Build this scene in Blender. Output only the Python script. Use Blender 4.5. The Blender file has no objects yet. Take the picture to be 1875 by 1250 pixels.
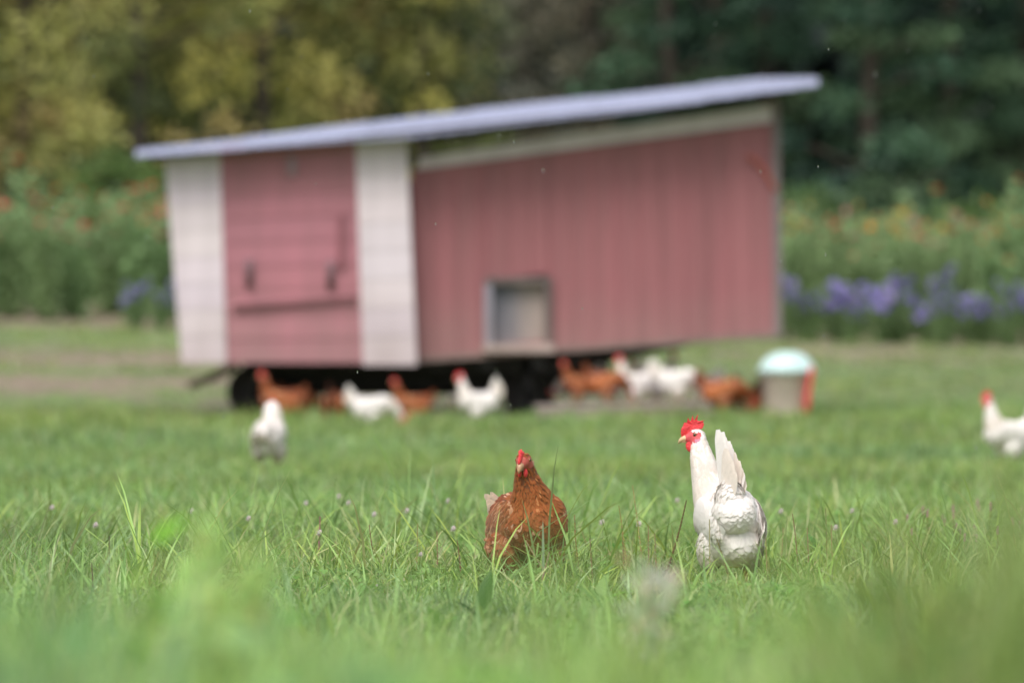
import bpy, bmesh, math, random
import numpy as np
from mathutils import Vector, Matrix

SC = bpy.context.scene
COL = SC.collection
R = math.radians
random.seed(7)
RNG = np.random.default_rng(11)

# ------------------------------------------------------------------ camera
F_PX, CX, HY = 10416.0, 937.5, 604.0        # 200 mm lens on a 1875 px wide frame, horizon row
CAM_Z = 0.70
cd = bpy.data.cameras.new('camera')
cam = bpy.data.objects.new('camera', cd); COL.objects.link(cam)
cd.lens = 200; cd.sensor_width = 36
cam.location = (0, 0, CAM_Z)
cam.rotation_euler = (R(90 - math.degrees(math.atan((625 - HY) / F_PX))), 0, 0)
cd.clip_start = 0.1; cd.clip_end = 2000
cd.dof.use_dof = True; cd.dof.focus_distance = 15.5; cd.dof.aperture_fstop = 3.4
SC.camera = cam
# ------------------------------------------------------------------ world, sun
w = bpy.data.worlds.new('World'); SC.world = w; w.use_nodes = True
nt = w.node_tree; nt.nodes.clear()
SUN_EL, SUN_AZ = 58, 205      # azimuth of the sun clockwise from +Y
sky = nt.nodes.new('ShaderNodeTexSky'); sky.sky_type = 'NISHITA'; sky.sun_disc = False
sky.sun_elevation = R(SUN_EL); sky.sun_rotation = R(SUN_AZ)
sky.dust_density = 3.0; sky.air_density = 1.0
hs = nt.nodes.new('ShaderNodeHueSaturation'); hs.inputs['Saturation'].default_value = 0.30
bg = nt.nodes.new('ShaderNodeBackground'); bg.inputs['Strength'].default_value = 0.15
wo = nt.nodes.new('ShaderNodeOutputWorld')
nt.links.new(sky.outputs[0], hs.inputs['Color']); 
tcw = nt.nodes.new('ShaderNodeTexCoord'); sxyz = nt.nodes.new('ShaderNodeSeparateXYZ'); mrw = nt.nodes.new('ShaderNodeMapRange')
mrw.inputs['From Min'].default_value = 0; mrw.inputs['From Max'].default_value = 1; mrw.inputs['To Min'].default_value = .45; mrw.inputs['To Max'].default_value = 1.6
vsc = nt.nodes.new('ShaderNodeVectorMath'); vsc.operation = 'SCALE'
nt.links.new(tcw.outputs['Generated'], sxyz.inputs[0]); nt.links.new(sxyz.outputs['Z'], mrw.inputs['Value'])
nt.links.new(hs.outputs[0], vsc.inputs[0]); nt.links.new(mrw.outputs[0], vsc.inputs['Scale']); nt.links.new(vsc.outputs[0], bg.inputs['Color'])
nt.links.new(bg.outputs[0], wo.inputs['Surface'])
sd = bpy.data.lights.new('sun', 'SUN'); sd.energy = 1.4; sd.angle = R(25); sd.color = (1, .955, .925)
sun = bpy.data.objects.new('sun', sd); COL.objects.link(sun)
az, el = R(SUN_AZ), R(SUN_EL)
sdir = Vector((math.sin(az) * math.cos(el), math.cos(az) * math.cos(el), math.sin(el)))
sun.rotation_euler = (-sdir).to_track_quat('-Z', 'Y').to_euler(); sun.location = (0, 0, 30)
SC.view_settings.view_transform = 'Standard'; SC.view_settings.look = 'None'
SC.view_settings.gamma = 1; SC.view_settings.exposure = 0.50
SC.cycles.max_bounces = 9; SC.cycles.diffuse_bounces = 5; SC.cycles.transmission_bounces = 4
SC.cycles.use_denoising = True

def W(px, py, d):
    """world point seen at photo pixel (px, py) at distance d"""
    return Vector(((px - CX) * d / F_PX, d, CAM_Z - (py - HY) * d / F_PX))

# ------------------------------------------------------------------ numeric helpers
def vnoise(x, y, s, seed=0):
    x = np.asarray(x, float) / s; y = np.asarray(y, float) / s
    xi = np.floor(x).astype(np.int64); yi = np.floor(y).astype(np.int64)
    fx = x - xi; fy = y - yi; fx = fx * fx * (3 - 2 * fx); fy = fy * fy * (3 - 2 * fy)
    def h(a, b):
        n = (a * 374761393 + b * 668265263 + seed * 974634777) & 0x7fffffff
        n = ((n ^ (n >> 13)) * 1274126177) & 0x7fffffff
        return ((n ^ (n >> 16)) & 0xffff) / 65535.0
    return (h(xi, yi) * (1 - fx) + h(xi + 1, yi) * fx) * (1 - fy) + (h(xi, yi + 1) * (1 - fx) + h(xi + 1, yi + 1) * fx) * fy

def sst(a, b, v):
    t = np.clip((v - a) / (b - a), 0, 1); return t * t * (3 - 2 * t)

def gz(x, y):
    """height of the field"""
    x = np.asarray(x, float); y = np.asarray(y, float)
    z = -0.06 * sst(18, 30, y) + 0.04 * sst(33, 44, y)
    z = z + 0.90 * np.clip((y - 49.5) / 20.5, 0, 1) ** 1.15
    z = z + 0.008 * np.clip(y - 70, 0, 500)
    z = z - 0.024 * np.clip(x, -12, 12) * sst(50, 70, y)
    z = z + 0.03 * (vnoise(x, y, 1.7, 3) - .5) * sst(17, 22, y) + 0.012 * (vnoise(x, y, .5, 4) - .5)
    return z
def g1(x, y): return float(gz(x, y))

def dirt(x, y):
    """0..1 bareness of the soil"""
    n = .45 * vnoise(x, y, 1.9, 21) + .3 * vnoise(x, y, .7, 22) + .25 * vnoise(x, y, .3, 23)
    left = sst(-1.2, -2.6, x) * sst(47.5, 50, y) * sst(62.5, 59, y)
    right = sst(1.6, 2.4, x) * sst(59, 61, y) * sst(65.5, 63.5, y)
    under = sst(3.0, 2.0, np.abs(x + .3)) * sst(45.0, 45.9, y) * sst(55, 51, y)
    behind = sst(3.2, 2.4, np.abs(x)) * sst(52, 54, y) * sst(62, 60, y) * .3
    bed = sst(64.6, 65.4, y) * sst(74, 72, y)
    m = np.maximum(left * 1.0, right * .95)
    return np.clip(np.maximum(np.maximum(m * sst(.36, .60, n), under * .95), np.maximum(bed, behind * n * 1.5)), 0, 1)

# ------------------------------------------------------------------ materials
def new_mat(name):
    m = bpy.data.materials.new(name); m.use_nodes = True
    return m, m.node_tree, m.node_tree.nodes['Principled BSDF']

def mat_simple(name, col, rough=.6, var=.15, scale=12., spec=.4, bump=0., bscale=60., metal=0.):
    m, t, p = new_mat(name)
    tc = t.nodes.new('ShaderNodeTexCoord'); n = t.nodes.new('ShaderNodeTexNoise')
    n.inputs['Scale'].default_value = scale; n.inputs['Detail'].default_value = 5
    t.links.new(tc.outputs['Object'], n.inputs['Vector'])
    r = t.nodes.new('ShaderNodeValToRGB')
    r.color_ramp.elements[0].position = .3; r.color_ramp.elements[1].position = .7
    r.color_ramp.elements[0].color = [c * (1 - var) for c in col] + [1]
    r.color_ramp.elements[1].color = [min(1, c * (1 + var)) for c in col] + [1]
    t.links.new(n.outputs['Fac'], r.inputs['Fac']); t.links.new(r.outputs['Color'], p.inputs['Base Color'])
    p.inputs['Roughness'].default_value = rough; p.inputs['Specular IOR Level'].default_value = spec
    p.inputs['Metallic'].default_value = metal
    if bump:
        b = t.nodes.new('ShaderNodeBump'); b.inputs['Strength'].default_value = bump; b.inputs['Distance'].default_value = .01
        n2 = t.nodes.new('ShaderNodeTexNoise'); n2.inputs['Scale'].default_value = bscale
        t.links.new(tc.outputs['Object'], n2.inputs['Vector'])
        t.links.new(n2.outputs['Fac'], b.inputs['Height']); t.links.new(b.outputs['Normal'], p.inputs['Normal'])
    return m

def mat_attr(name, rough=.5, transl=0., spec=.4, nscale=0., namt=.2, sheen=0.):
    """colour comes from the mesh's own 'col' attribute (one tint per leaf, blade, feather...)"""
    m, t, p = new_mat(name)
    a = t.nodes.new('ShaderNodeAttribute'); a.attribute_name = 'col'
    src = a.outputs['Color']
    if nscale:
        tc = t.nodes.new('ShaderNodeTexCoord'); n = t.nodes.new('ShaderNodeTexNoise'); n.inputs['Scale'].default_value = nscale
        n.inputs['Detail'].default_value = 4
        t.links.new(tc.outputs['Object'], n.inputs['Vector'])
        mr = t.nodes.new('ShaderNodeMapRange'); mr.inputs['From Min'].default_value = .3; mr.inputs['From Max'].default_value = .7
        mr.inputs['To Min'].default_value = 1 - namt; mr.inputs['To Max'].default_value = 1 + namt
        t.links.new(n.outputs['Fac'], mr.inputs['Value'])
        mx = t.nodes.new('ShaderNodeVectorMath'); mx.operation = 'SCALE'
        t.links.new(src, mx.inputs[0]); t.links.new(mr.outputs[0], mx.inputs['Scale']); src = mx.outputs[0]
    t.links.new(src, p.inputs['Base Color'])
    p.inputs['Roughness'].default_value = rough; p.inputs['Specular IOR Level'].default_value = spec
    if sheen: p.inputs['Sheen Weight'].default_value = sheen
    if transl:
        tr = t.nodes.new('ShaderNodeBsdfTranslucent'); t.links.new(src, tr.inputs['Color'])
        mix = t.nodes.new('ShaderNodeMixShader'); mix.inputs[0].default_value = transl
        out = t.nodes['Material Output']
        t.links.new(p.outputs[0], mix.inputs[1]); t.links.new(tr.outputs[0], mix.inputs[2]); t.links.new(mix.outputs[0], out.inputs['Surface'])
    return m

M_GRASS = mat_attr('grass_blades', .42, .38, .45)
M_LEAF = mat_attr('tree_leaves', .6, .3, .25)
M_PLANT = mat_attr('plant_leaves', .5, .45, .35)
M_BARK = mat_simple('bark', (.075, .062, .05), .9, .3, 6, .2, .5)
M_FEATHER = mat_attr('feathers', .75, .2, .2, 90, .12, .1)
M_FEATHER_W = mat_attr('white_feathers', .8, .28, .15, 90, .04, .15)
M_SKIN = mat_attr('hen_body', .6, 0, .35, 200, .12)
M_COMB = mat_simple('red_comb', (.74, .035, .045), .42, .16, 90, .5, .5, 260)
M_BEAK = mat_simple('horn_beak', (.62, .43, .24), .4, .2, 60, .5)
M_EYE = mat_simple('amber_eye', (.26, .09, .025), .12, .1, 60, .7)
M_PUPIL = mat_simple('pupil', (.008, .008, .008), .1, .05, 60, .8)
M_LOBE_B = mat_simple('pinkish_earlobe', (.50, .27, .19), .5, .12, 120, .4)
M_BEAK_B = mat_simple('brown_horn_beak', (.42, .24, .13), .4, .25, 90, .5)
M_LOBE = mat_simple('pale_earlobe', (.72, .66, .6), .5, .12, 120, .4)
M_FLOWER = mat_attr('petals', .6, .3, .3)
M_STEM = mat_attr('stems', .7, .0, .3)

# ground
mg, t, p = new_mat('field_ground')
a = t.nodes.new('ShaderNodeAttribute'); a.attribute_name = 'dirt'
tc = t.nodes.new('ShaderNodeTexCoord')
def nz(sc, det=6):
    n = t.nodes.new('ShaderNodeTexNoise'); n.inputs['Scale'].default_value = sc; n.inputs['Detail'].default_value = det
    t.links.new(tc.outputs['Object'], n.inputs['Vector']); return n.outputs['Fac']
def ramp(fac, c0, c1, a0=.35, a1=.65):
    r = t.nodes.new('ShaderNodeValToRGB'); r.color_ramp.elements[0].position = a0; r.color_ramp.elements[1].position = a1
    r.color_ramp.elements[0].color = c0 + (1,); r.color_ramp.elements[1].color = c1 + (1,)
    t.links.new(fac, r.inputs['Fac']); return r.outputs['Color']
green = ramp(nz(1.3), (.085, .12, .04), (.15, .19, .07))
soil = ramp(nz(5.), (.14, .105, .07), (.24, .19, .135))
mx = t.nodes.new('ShaderNodeMix'); mx.data_type = 'RGBA'
t.links.new(a.outputs['Fac'], mx.inputs['Factor']); t.links.new(green, mx.inputs['A']); t.links.new(soil, mx.inputs['B'])
a2 = t.nodes.new('ShaderNodeAttribute'); a2.attribute_name = 'mud_shade'; mx2 = t.nodes.new('ShaderNodeMix'); mx2.data_type = 'RGBA'
t.links.new(a2.outputs['Fac'], mx2.inputs['Factor']); t.links.new(mx.outputs['Result'], mx2.inputs['A']); t.links.new(ramp(nz(9.), (.045, .036, .028), (.10, .08, .06)), mx2.inputs['B'])  # dark soil with the shade under the coop put into its colour
t.links.new(mx2.outputs['Result'], p.inputs['Base Color']); p.inputs['Roughness'].default_value = .95
b = t.nodes.new('ShaderNodeBump'); b.inputs['Distance'].default_value = .03; b.inputs['Strength'].default_value = .6
t.links.new(nz(25.), b.inputs['Height']); t.links.new(b.outputs['Normal'], p.inputs['Normal'])
M_GROUND = mg

# ------------------------------------------------------------------ mesh helpers
def link(name, me, parent=None, loc=None):
    o = bpy.data.objects.new(name, me); COL.objects.link(o)
    if parent is not None: o.parent = parent
    if loc is not None: o.location = loc
    return o

def tag(o, label=None, cat=None, group=None, kind=None):
    if label: o['label'] = label
    if cat: o['category'] = cat
    if group: o['group'] = group
    if kind: o['kind'] = kind
    return o

def empty(name, loc, rz=0, **k):
    o = bpy.data.objects.new(name, None); COL.objects.link(o); o.location = loc; o.rotation_euler = (0, 0, rz)
    o.empty_display_size = .1
    return tag(o, **k)

def np_mesh(name, V, F, mats, col=None, smooth=False, midx=None):
    """V (n,3); F list of index arrays, each (m,k); col (n,3) or (n,4)"""
    me = bpy.data.meshes.new(name)
    V = np.asarray(V, np.float32)
    if not isinstance(F, list): F = [F]
    F = [np.asarray(f, np.int32) for f in F if len(f)]
    nl = sum(f.size for f in F); npoly = sum(len(f) for f in F)
    me.vertices.add(len(V)); me.vertices.foreach_set('co', V.ravel())
    me.loops.add(nl); me.polygons.add(npoly)
    li = np.concatenate([f.ravel() for f in F])
    tot = np.concatenate([np.full(len(f), f.shape[1], np.int32) for f in F])
    st = np.concatenate([[0], np.cumsum(tot)[:-1]]).astype(np.int32)
    me.loops.foreach_set('vertex_index', li.astype(np.int32))
    me.polygons.foreach_set('loop_start', st)
    me.polygons.foreach_set('use_smooth', np.full(npoly, smooth))
    if midx is not None: me.polygons.foreach_set('material_index', np.asarray(midx, np.int32))
    me.update(calc_edges=True)
    if col is not None:
        col = np.asarray(col, np.float32)
        if col.shape[1] == 3: col = np.hstack([col, np.ones((len(col), 1), np.float32)])
        at = me.color_attributes.new('col', 'FLOAT_COLOR', 'POINT'); at.data.foreach_set('color', col.ravel())
    for m in (mats if isinstance(mats, (list, tuple)) else [mats]): me.materials.append(m)
    return me

class MB:
    """collects shells into one mesh"""
    def __init__(s): s.v = []; s.f = []; s.c = []; s.m = []
    def add(s, V, F, col=(1, 1, 1), mi=0):
        o = len(s.v); s.v += [tuple(p) for p in V]; s.f += [tuple(i + o for i in f) for f in F]
        s.c += [tuple(c) for c in col] if hasattr(col[0], '__len__') else [tuple(col)] * len(V); s.m += [mi] * len(F)
    def hexa(s, P, col=(1, 1, 1), mi=0):
        """8 corners: bottom four (ccw from above) then top four"""
        s.add(P, [(3, 2, 1, 0), (4, 5, 6, 7), (0, 1, 5, 4), (1, 2, 6, 5), (2, 3, 7, 6), (3, 0, 4, 7)], col, mi)
    def box(s, x0, x1, y0, y1, z0, z1, col=(1, 1, 1), mi=0):
        s.hexa([(x0, y0, z0), (x1, y0, z0), (x1, y1, z0), (x0, y1, z0), (x0, y0, z1), (x1, y0, z1), (x1, y1, z1), (x0, y1, z1)], col, mi)
    def tube(s, pts, rad, n=8, col=(1, 1, 1), mi=0, flat=1.0):
        pts = [Vector(p) for p in pts]; V = []; F = []; cs = []
        if not hasattr(rad, '__len__'): rad = [rad] * len(pts)
        up = Vector((0, 0, 1))
        for i, p in enumerate(pts):
            d = (pts[min(i + 1, len(pts) - 1)] - pts[max(i - 1, 0)]).normalized()
            a = d.cross(up)
            if a.length < .05: a = d.cross(Vector((0, 1, 0)))
            a.normalize(); b = d.cross(a)
            for k in range(n):
                th = 2 * math.pi * k / n
                V.append(p + (a * math.cos(th) + b * math.sin(th) * flat) * rad[i])
        for i in range(len(pts) - 1):
            for k in range(n):
                F.append((i * n + k, i * n + (k + 1) % n, (i + 1) * n + (k + 1) % n, (i + 1) * n + k))
        F.append(tuple(range(n))[::-1]); F.append(tuple((len(pts) - 1) * n + k for k in range(n)))
        s.add(V, F, col, mi)
    def ell(s, c, r, rot=None, nu=16, nv=10, col=(1, 1, 1), mi=0):
        c = Vector(c); V = []; F = []
        for i in range(nv + 1):
            ph = math.pi * i / nv
            for k in range(nu):
                th = 2 * math.pi * k / nu
                q = Vector((r[0] * math.sin(ph) * math.cos(th), r[1] * math.sin(ph) * math.sin(th), r[2] * math.cos(ph)))
                if rot is not None: q = rot @ q
                V.append(c + q)
        for i in range(nv):
            for k in range(nu):
                F.append((i * nu + k, (i + 1) * nu + k, (i + 1) * nu + (k + 1) % nu, i * nu + (k + 1) % nu))
        s.add(V, F, col, mi)
    def lathe(s, prof, n=24, col=(1, 1, 1), mi=0, cx=0, cy=0):
        V = []; F = []
        for r, z in prof:
            for k in range(n):
                th = 2 * math.pi * k / n; V.append((cx + r * math.cos(th), cy + r * math.sin(th), z))
        for i in range(len(prof) - 1):
            for k in range(n):
                F.append((i * n + k, i * n + (k + 1) % n, (i + 1) * n + (k + 1) % n, (i + 1) * n + k))
        s.add(V, F, col, mi)
    def mesh(s, name, mats, smooth=False):
        me = bpy.data.meshes.new(name); me.from_pydata(s.v, [], s.f)
        me.polygons.foreach_set('material_index', s.m); me.polygons.foreach_set('use_smooth', [smooth] * len(s.f))
        at = me.color_attributes.new('col', 'FLOAT_COLOR', 'POINT')
        at.data.foreach_set('color', np.hstack([np.array(s.c, np.float32), np.ones((len(s.c), 1), np.float32)]).ravel())
        for m in (mats if isinstance(mats, (list, tuple)) else [mats]): me.materials.append(m)
        me.update(); return me
    def build(s, name, mats, parent=None, smooth=False, loc=None):
        return link(name, s.mesh(name, mats, smooth), parent, loc)

def children(o): return [c for c in bpy.data.objects if c.parent is o]
TREE = {}
def copy_tree(o, parent=None):
    """a thing with copies of its parts and sub-parts"""
    c = o.copy(); COL.objects.link(c); c.parent = parent
    if o.name not in TREE: TREE[o.name] = [q for q in bpy.data.objects if q.parent == o]
    for ch in TREE[o.name]: copy_tree(ch, c)
    return c

def remeshed(mb, name, voxel, smooth=6):
    me = mb.mesh(name + '_tmp', [])
    o = bpy.data.objects.new(name + '_tmp', me); COL.objects.link(o)
    r = o.modifiers.new('r', 'REMESH'); r.mode = 'VOXEL'; r.voxel_size = voxel
    if smooth:
        s_ = o.modifiers.new('s', 'SMOOTH'); s_.factor = .5; s_.iterations = smooth
    dg = bpy.context.evaluated_depsgraph_get()
    out = bpy.data.meshes.new_from_object(o.evaluated_get(dg)); out.name = name
    bpy.data.objects.remove(o); bpy.data.meshes.remove(me)
    out.materials.clear()
    for a_ in list(out.color_attributes): out.color_attributes.remove(a_)
    out.polygons.foreach_set('use_smooth', np.ones(len(out.polygons), bool))
    return out

def nrm(a): return a / np.maximum(np.linalg.norm(a, axis=-1, keepdims=True), 1e-9)

def feather_arrays(B, D, N, L, Wd, col, curl=.15, ridge=.12, tipcol=None, blunt=.75, tipw=.12):
    """vectorised feathers: B base, D direction, N normal, L length, Wd half width"""
    n = len(B); D = nrm(D); S = nrm(np.cross(D, N)); N = nrm(np.cross(S, D))
    ts = np.array([0, .3, .62, .88, 1.0]); ws = np.array([.35, .9, 1.0, blunt, tipw])
    V = np.zeros((n, 5, 3, 3)); C = np.zeros((n, 5, 3, 3))
    for i, (t_, w_) in enumerate(zip(ts, ws)):
        c = B + D * (L * t_)[:, None] - N * (curl * L * t_ * t_)[:, None]
        V[:, i, 0] = c - S * (Wd * w_)[:, None]; V[:, i, 1] = c + N * (Wd * ridge * 2)[:, None]; V[:, i, 2] = c + S * (Wd * w_)[:, None]
        cc = col if tipcol is None else col * (1 - max(0, (t_ - .4) / .6)) + tipcol * max(0, (t_ - .4) / .6)
        C[:, i] = cc[:, None, :]
    base = (np.arange(n) * 15)[:, None]; q = []
    for i in range(4):
        for k in range(2):
            q.append(np.stack([base[:, 0] + i * 3 + k, base[:, 0] + i * 3 + k + 1, base[:, 0] + (i + 1) * 3 + k + 1, base[:, 0] + (i + 1) * 3 + k], 1))
    return V.reshape(-1, 3), np.concatenate(q), C.reshape(-1, 3)

def sample_surface(me, n):
    me.calc_loop_triangles()
    nt_ = len(me.loop_triangles); tr = np.zeros(nt_ * 3, np.int32); me.loop_triangles.foreach_get('vertices', tr); tr = tr.reshape(-1, 3)
    co = np.zeros(len(me.vertices) * 3, np.float32); me.vertices.foreach_get('co', co); co = co.reshape(-1, 3)
    A, B, C = co[tr[:, 0]], co[tr[:, 1]], co[tr[:, 2]]
    cr = np.cross(B - A, C - A); ar = np.linalg.norm(cr, axis=1)
    idx = RNG.choice(nt_, n, p=ar / ar.sum())
    u = RNG.random(n); v = RNG.random(n); m = u + v > 1; u[m] = 1 - u[m]; v[m] = 1 - v[m]
    P = A[idx] + (B - A)[idx] * u[:, None] + (C - A)[idx] * v[:, None]
    vn = np.zeros(len(me.vertices) * 3, np.float32); me.vertices.foreach_get('normal', vn); vn = vn.reshape(-1, 3)
    N = vn[tr[idx, 0]]
    return P, nrm(N), co, vn

# ------------------------------------------------------------------ the hens
COMB_BIG = [(285, 580), (288, 470), (330, 400), (370, 308), (405, 335), (428, 310), (455, 198), (482, 268), (518, 285), (565, 148),
            (592, 268), (612, 250), (692, 122), (668, 268), (722, 290), (832, 272), (800, 312), (828, 362), (785, 462), (725, 475),
            (640, 470), (560, 500), (480, 520), (440, 590), (380, 660), (300, 660)]
COMB_SMALL = [(275, 600), (300, 505), (340, 425), (375, 465), (410, 380), (445, 300), (478, 390), (520, 330), (555, 300), (575, 390), (620, 370), (645, 375),
              (650, 430), (690, 440), (700, 480), (640, 500), (560, 510), (480, 530), (440, 590), (380, 660), (300, 660)]
WATTLE = [(430, 760), (392, 810), (395, 900), (440, 975), (520, 1022), (600, 1008), (660, 930), (690, 860), (640, 815), (560, 770)]

def card2d(mb, pts, y, th, sc=1.0, wav=0.0, bulge=1.0):
    """photo outline in head space (x forward, z up) given thickness th around y"""
    P = [(-(a - 605) / 8375 * sc, -(b_ - 600) / 8375 * sc) for a, b_ in pts]
    n = len(P); cxm = sum(q[0] for q in P) / n; czm = sum(q[1] for q in P) / n
    V = []; F = []
    for sgn, shrink in ((-1, .80), (-.62, 1), (.62, 1), (1, .80)):
        for (x, z) in P:
            V.append((cxm + (x - cxm) * shrink, y + sgn * th / 2 + wav * math.sin(z * 160), czm + (z - czm) * shrink))
    for l in range(3):
        for k in range(n):
            F.append((l * n + k, l * n + (k + 1) % n, (l + 1) * n + (k + 1) % n, (l + 1) * n + k))
    ca = len(V); V.append((cxm, y - th / 2 * bulge, czm)); V.append((cxm, y + th / 2 * bulge, czm))
    for k in range(n):
        F.append((ca, (k + 1) % n, k)); F.append((ca + 1, 3 * n + k, 3 * n + (k + 1) % n))
    mb.add(V, F)

def make_hen(name, root, white, spec, nf=5200, voxel=.0042):
    """spec: ells, neck, eye (head origin), hf head forward, wings, tail"""
    hp = Vector(spec['eye']); hf = Vector(spec['hf']).normalized()
    side = Vector((0, 0, 1)).cross(hf).normalized(); up = hf.cross(side).normalized()
    roll = Matrix.Rotation(spec.get('roll', 0), 3, hf); side = roll @ side; up = roll @ up
    HM = Matrix((hf, side, up)).transposed().to_4x4(); HM.translation = hp
    H3 = HM.to_3x3()
    hw = lambda x, y, z: HM @ Vector((x, y, z))
    b = MB()
    for c, r, pitch in spec['ells']:
        b.ell(c, r, Matrix.Rotation(R(pitch), 3, 'Y'), 28, 16)
    nk = spec['neck']; pts = []; rad = []
    nn = [(Vector(c), r) for c, r in nk] + [(hw(-.008, 0, -.010), .0215)]
    for i in range(len(nn) - 1):
        for j in range(6):
            f = j / 6; pts.append(nn[i][0].lerp(nn[i + 1][0], f)); rad.append(nn[i][1] * (1 - f) + nn[i + 1][1] * f)
    for q, r_ in zip(pts, rad): b.ell(q, (r_, r_, r_), None, 16, 10)
    b.ell(hw(-.004, 0, -.005), (.027, spec.get('hw', .0185), .0215), H3, 20, 12)
    b.ell(hw(.014, 0, -.010), (.022, .0125, .0135), H3, 16, 10)
    for sx in (-1, 1):                                   # legs and toes
        kx, kz = spec.get('knee', (0.0, .10)); ly = spec.get('legy', .045) * sx
        b.tube([(kx, ly, kz + .03), (kx - .012, ly, kz), (kx - .004, ly, .05), (kx + .006, ly, .008)], [.016, .0105, .0085, .0085], 8)
        for a_, l_ in ((0, .055), (35, .045), (-35, .045), (180, .022)):
            b.tube([(kx + .006, ly, .009), (kx + .006 + math.cos(R(a_)) * l_, ly + math.sin(R(a_)) * l_, .006)], [.008, .005], 6)
    me = remeshed(b, 'body', voxel, spec.get('sm', 5))
    P, N, co, vn = sample_surface(me, nf)
    rel = (co - np.array(hp)); X = rel @ np.array(hf); Y = rel @ np.array(side); Z = rel @ np.array(up)
    cwhite = np.array([.93, .885, .85]); cb = np.array([.20, .052, .014])
    colv = np.tile(cwhite * .93 if white else cb * .8, (len(co), 1))
    hd = (np.sqrt(X ** 2 + Y ** 2 + Z ** 2) < .05)
    hr = np.sqrt(X ** 2 + (Z + .004) ** 2)
    face = hd & (hr < .0185) & (X > -.0165) & (Z < .0085); face |= hd & (X > .008) & (Z > -.026) & (Z < .0125 + .01 * (X > .018))
    colv[face] = [.62, .09, .10] if white else spec.get('facecol', [.5, .06, .055])
    pu = face & (X < .0) & (Z < -.012)
    if white: colv[pu] = [.55, .22, .30]
    colv[co[:, 2] < .055] = [.62, .42, .16]
    me.color_attributes.new('col', 'FLOAT_COLOR', 'POINT').data.foreach_set('color', np.hstack([colv, np.ones((len(co), 1))]).astype(np.float32).ravel())
    me.materials.append(M_SKIN)
    body = link('body', me, root)
    # ---- plumage
    rel = (P - np.array(hp)); X = rel @ np.array(hf); Y = rel @ np.array(side); Z = rel @ np.array(up)
    dh = np.sqrt(X ** 2 + Y ** 2 + Z ** 2)
    keep = (P[:, 2] > .05) & ~((np.sqrt(X ** 2 + (Z + .004) ** 2) < .0185) & (X > -.0165) & (Z < .0085) & (dh < .05))
    keep &= ~((dh < .05) & (X > .008) & (Z > -.026))
    keep &= ~((P[:, 2] < .09) & (N[:, 2] < -.8))
    P = P[keep]; N = N[keep]; dh = dh[keep]; n = len(P)
    nb = np.array(nk[0][0]); hpv = np.array(hp) - nb; hl = np.linalg.norm(hpv)
    tn = np.clip(((P - nb) @ hpv) / hl ** 2, -1, 1.3)     # along the neck: 0 at base, 1 at the head
    neck = sst(-.15, .25, tn)[:, None] * (P[:, 0:1] > nb[0] - .09)
    front = sst(.1, .7, N[:, 0])[:, None]; low = sst(.15, .08, P[:, 2])[:, None]
    axis = nrm(hpv[None])
    D = (1 - neck) * ((1 - front) * np.array([-1, 0, -.12]) + front * np.array([-.2, 0, -1])) + neck * (-axis)
    rear = sst(.25, .8, -N[:, 0])[:, None] * (1 - neck); D = D * (1 - rear) + rear * np.array([-.25, 0, -1.])
    D = D * (1 - low * .7) + low * .7 * np.array([-.35, 0, -1])
    D = D + RNG.normal(0, .10, D.shape)
    T = nrm(D - N * np.sum(D * N, 1, keepdims=True))
    lf0, lf1 = spec.get('lift', (.11, .12)); fl_ = (1 - .9 * rear) if white else 1; T = nrm(T + N * fl_ * (lf0 + (.12 if not white else .08) * neck + lf1 * RNG.random((n, 1))))
    sc = np.clip(dh / .16, .26, 1.0)
    L = (.036 * (1 - neck[:, 0]) + .030 * neck[:, 0]) * sc * RNG.uniform(.75, 1.2, n)
    Wd = (1 - .3 * low[:, 0]) * (.0105 * (1 - neck[:, 0]) + .0042 * neck[:, 0]) * np.clip(sc, .5, 1) * RNG.uniform(.8, 1.15, n)
    rv = RNG.uniform(0, 1, (n, 1))
    if white:
        C = np.tile(cwhite, (n, 1)) * (0.95 + .08 * rv)
        dirty = (sst(.145, .07, P[:, 2]) * (N[:, 0] < .2))[:, None] * (.35 + .5 * vnoise(P[:, 0] * 1 + P[:, 1] * .7, P[:, 2], .03, 5)[:, None])
        C = C * (1 - dirty) + dirty * np.array([.52, .42, .29])
        cream = neck * .5 * vnoise(P[:, 0] + P[:, 1], P[:, 2], .05, 6)[:, None]
        C = C * (1 - cream) + cream * np.array([.76, .60, .44])
        tip = C * 1.03
    else:
        dark = np.array([.15, .034, .012]); mid = np.array([.27, .072, .028]); pale = np.array([.58, .32, .20])
        m_ = vnoise(P[:, 0] + P[:, 1] * 1.7, P[:, 2], .035, 8)[:, None]
        C = dark * (1 - m_) + mid * m_; C = C * (.75 + .5 * rv)
        C = C * (1 - neck * .5) + neck * .5 * np.array([.36, .10, .018])
        sp = ((RNG.random(n) < .20 * (vnoise(P[:, 1], P[:, 2], .03, 9) > .35) + .03) & (neck[:, 0] < .5))
        C[sp] = pale * RNG.uniform(.65, 1.05, (sp.sum(), 1))
        sp = ((RNG.random(n) < .07) & (neck[:, 0] >= .3) & (P[:, 1] > -.03)); C[sp] = np.array([.44, .17, .06])
        th = ((P[:, 2] < .13) & (np.abs(P[:, 1]) > .03))[:, None]; C = np.where(th, C * .5 + np.array([.17, .068, .03]), C)
        C = C * spec.get('tone', 1.0); tip = C * 1.2
    V, F_, CC = feather_arrays(P - T * (L * .2)[:, None] + N * (.0012 * neck), T, N, L, Wd, C, .09, spec.get('ridge', .10), tip)
    link('plumage', np_mesh('plumage', V, F_, M_FEATHER_W if white else M_FEATHER, CC, True), root)
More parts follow.
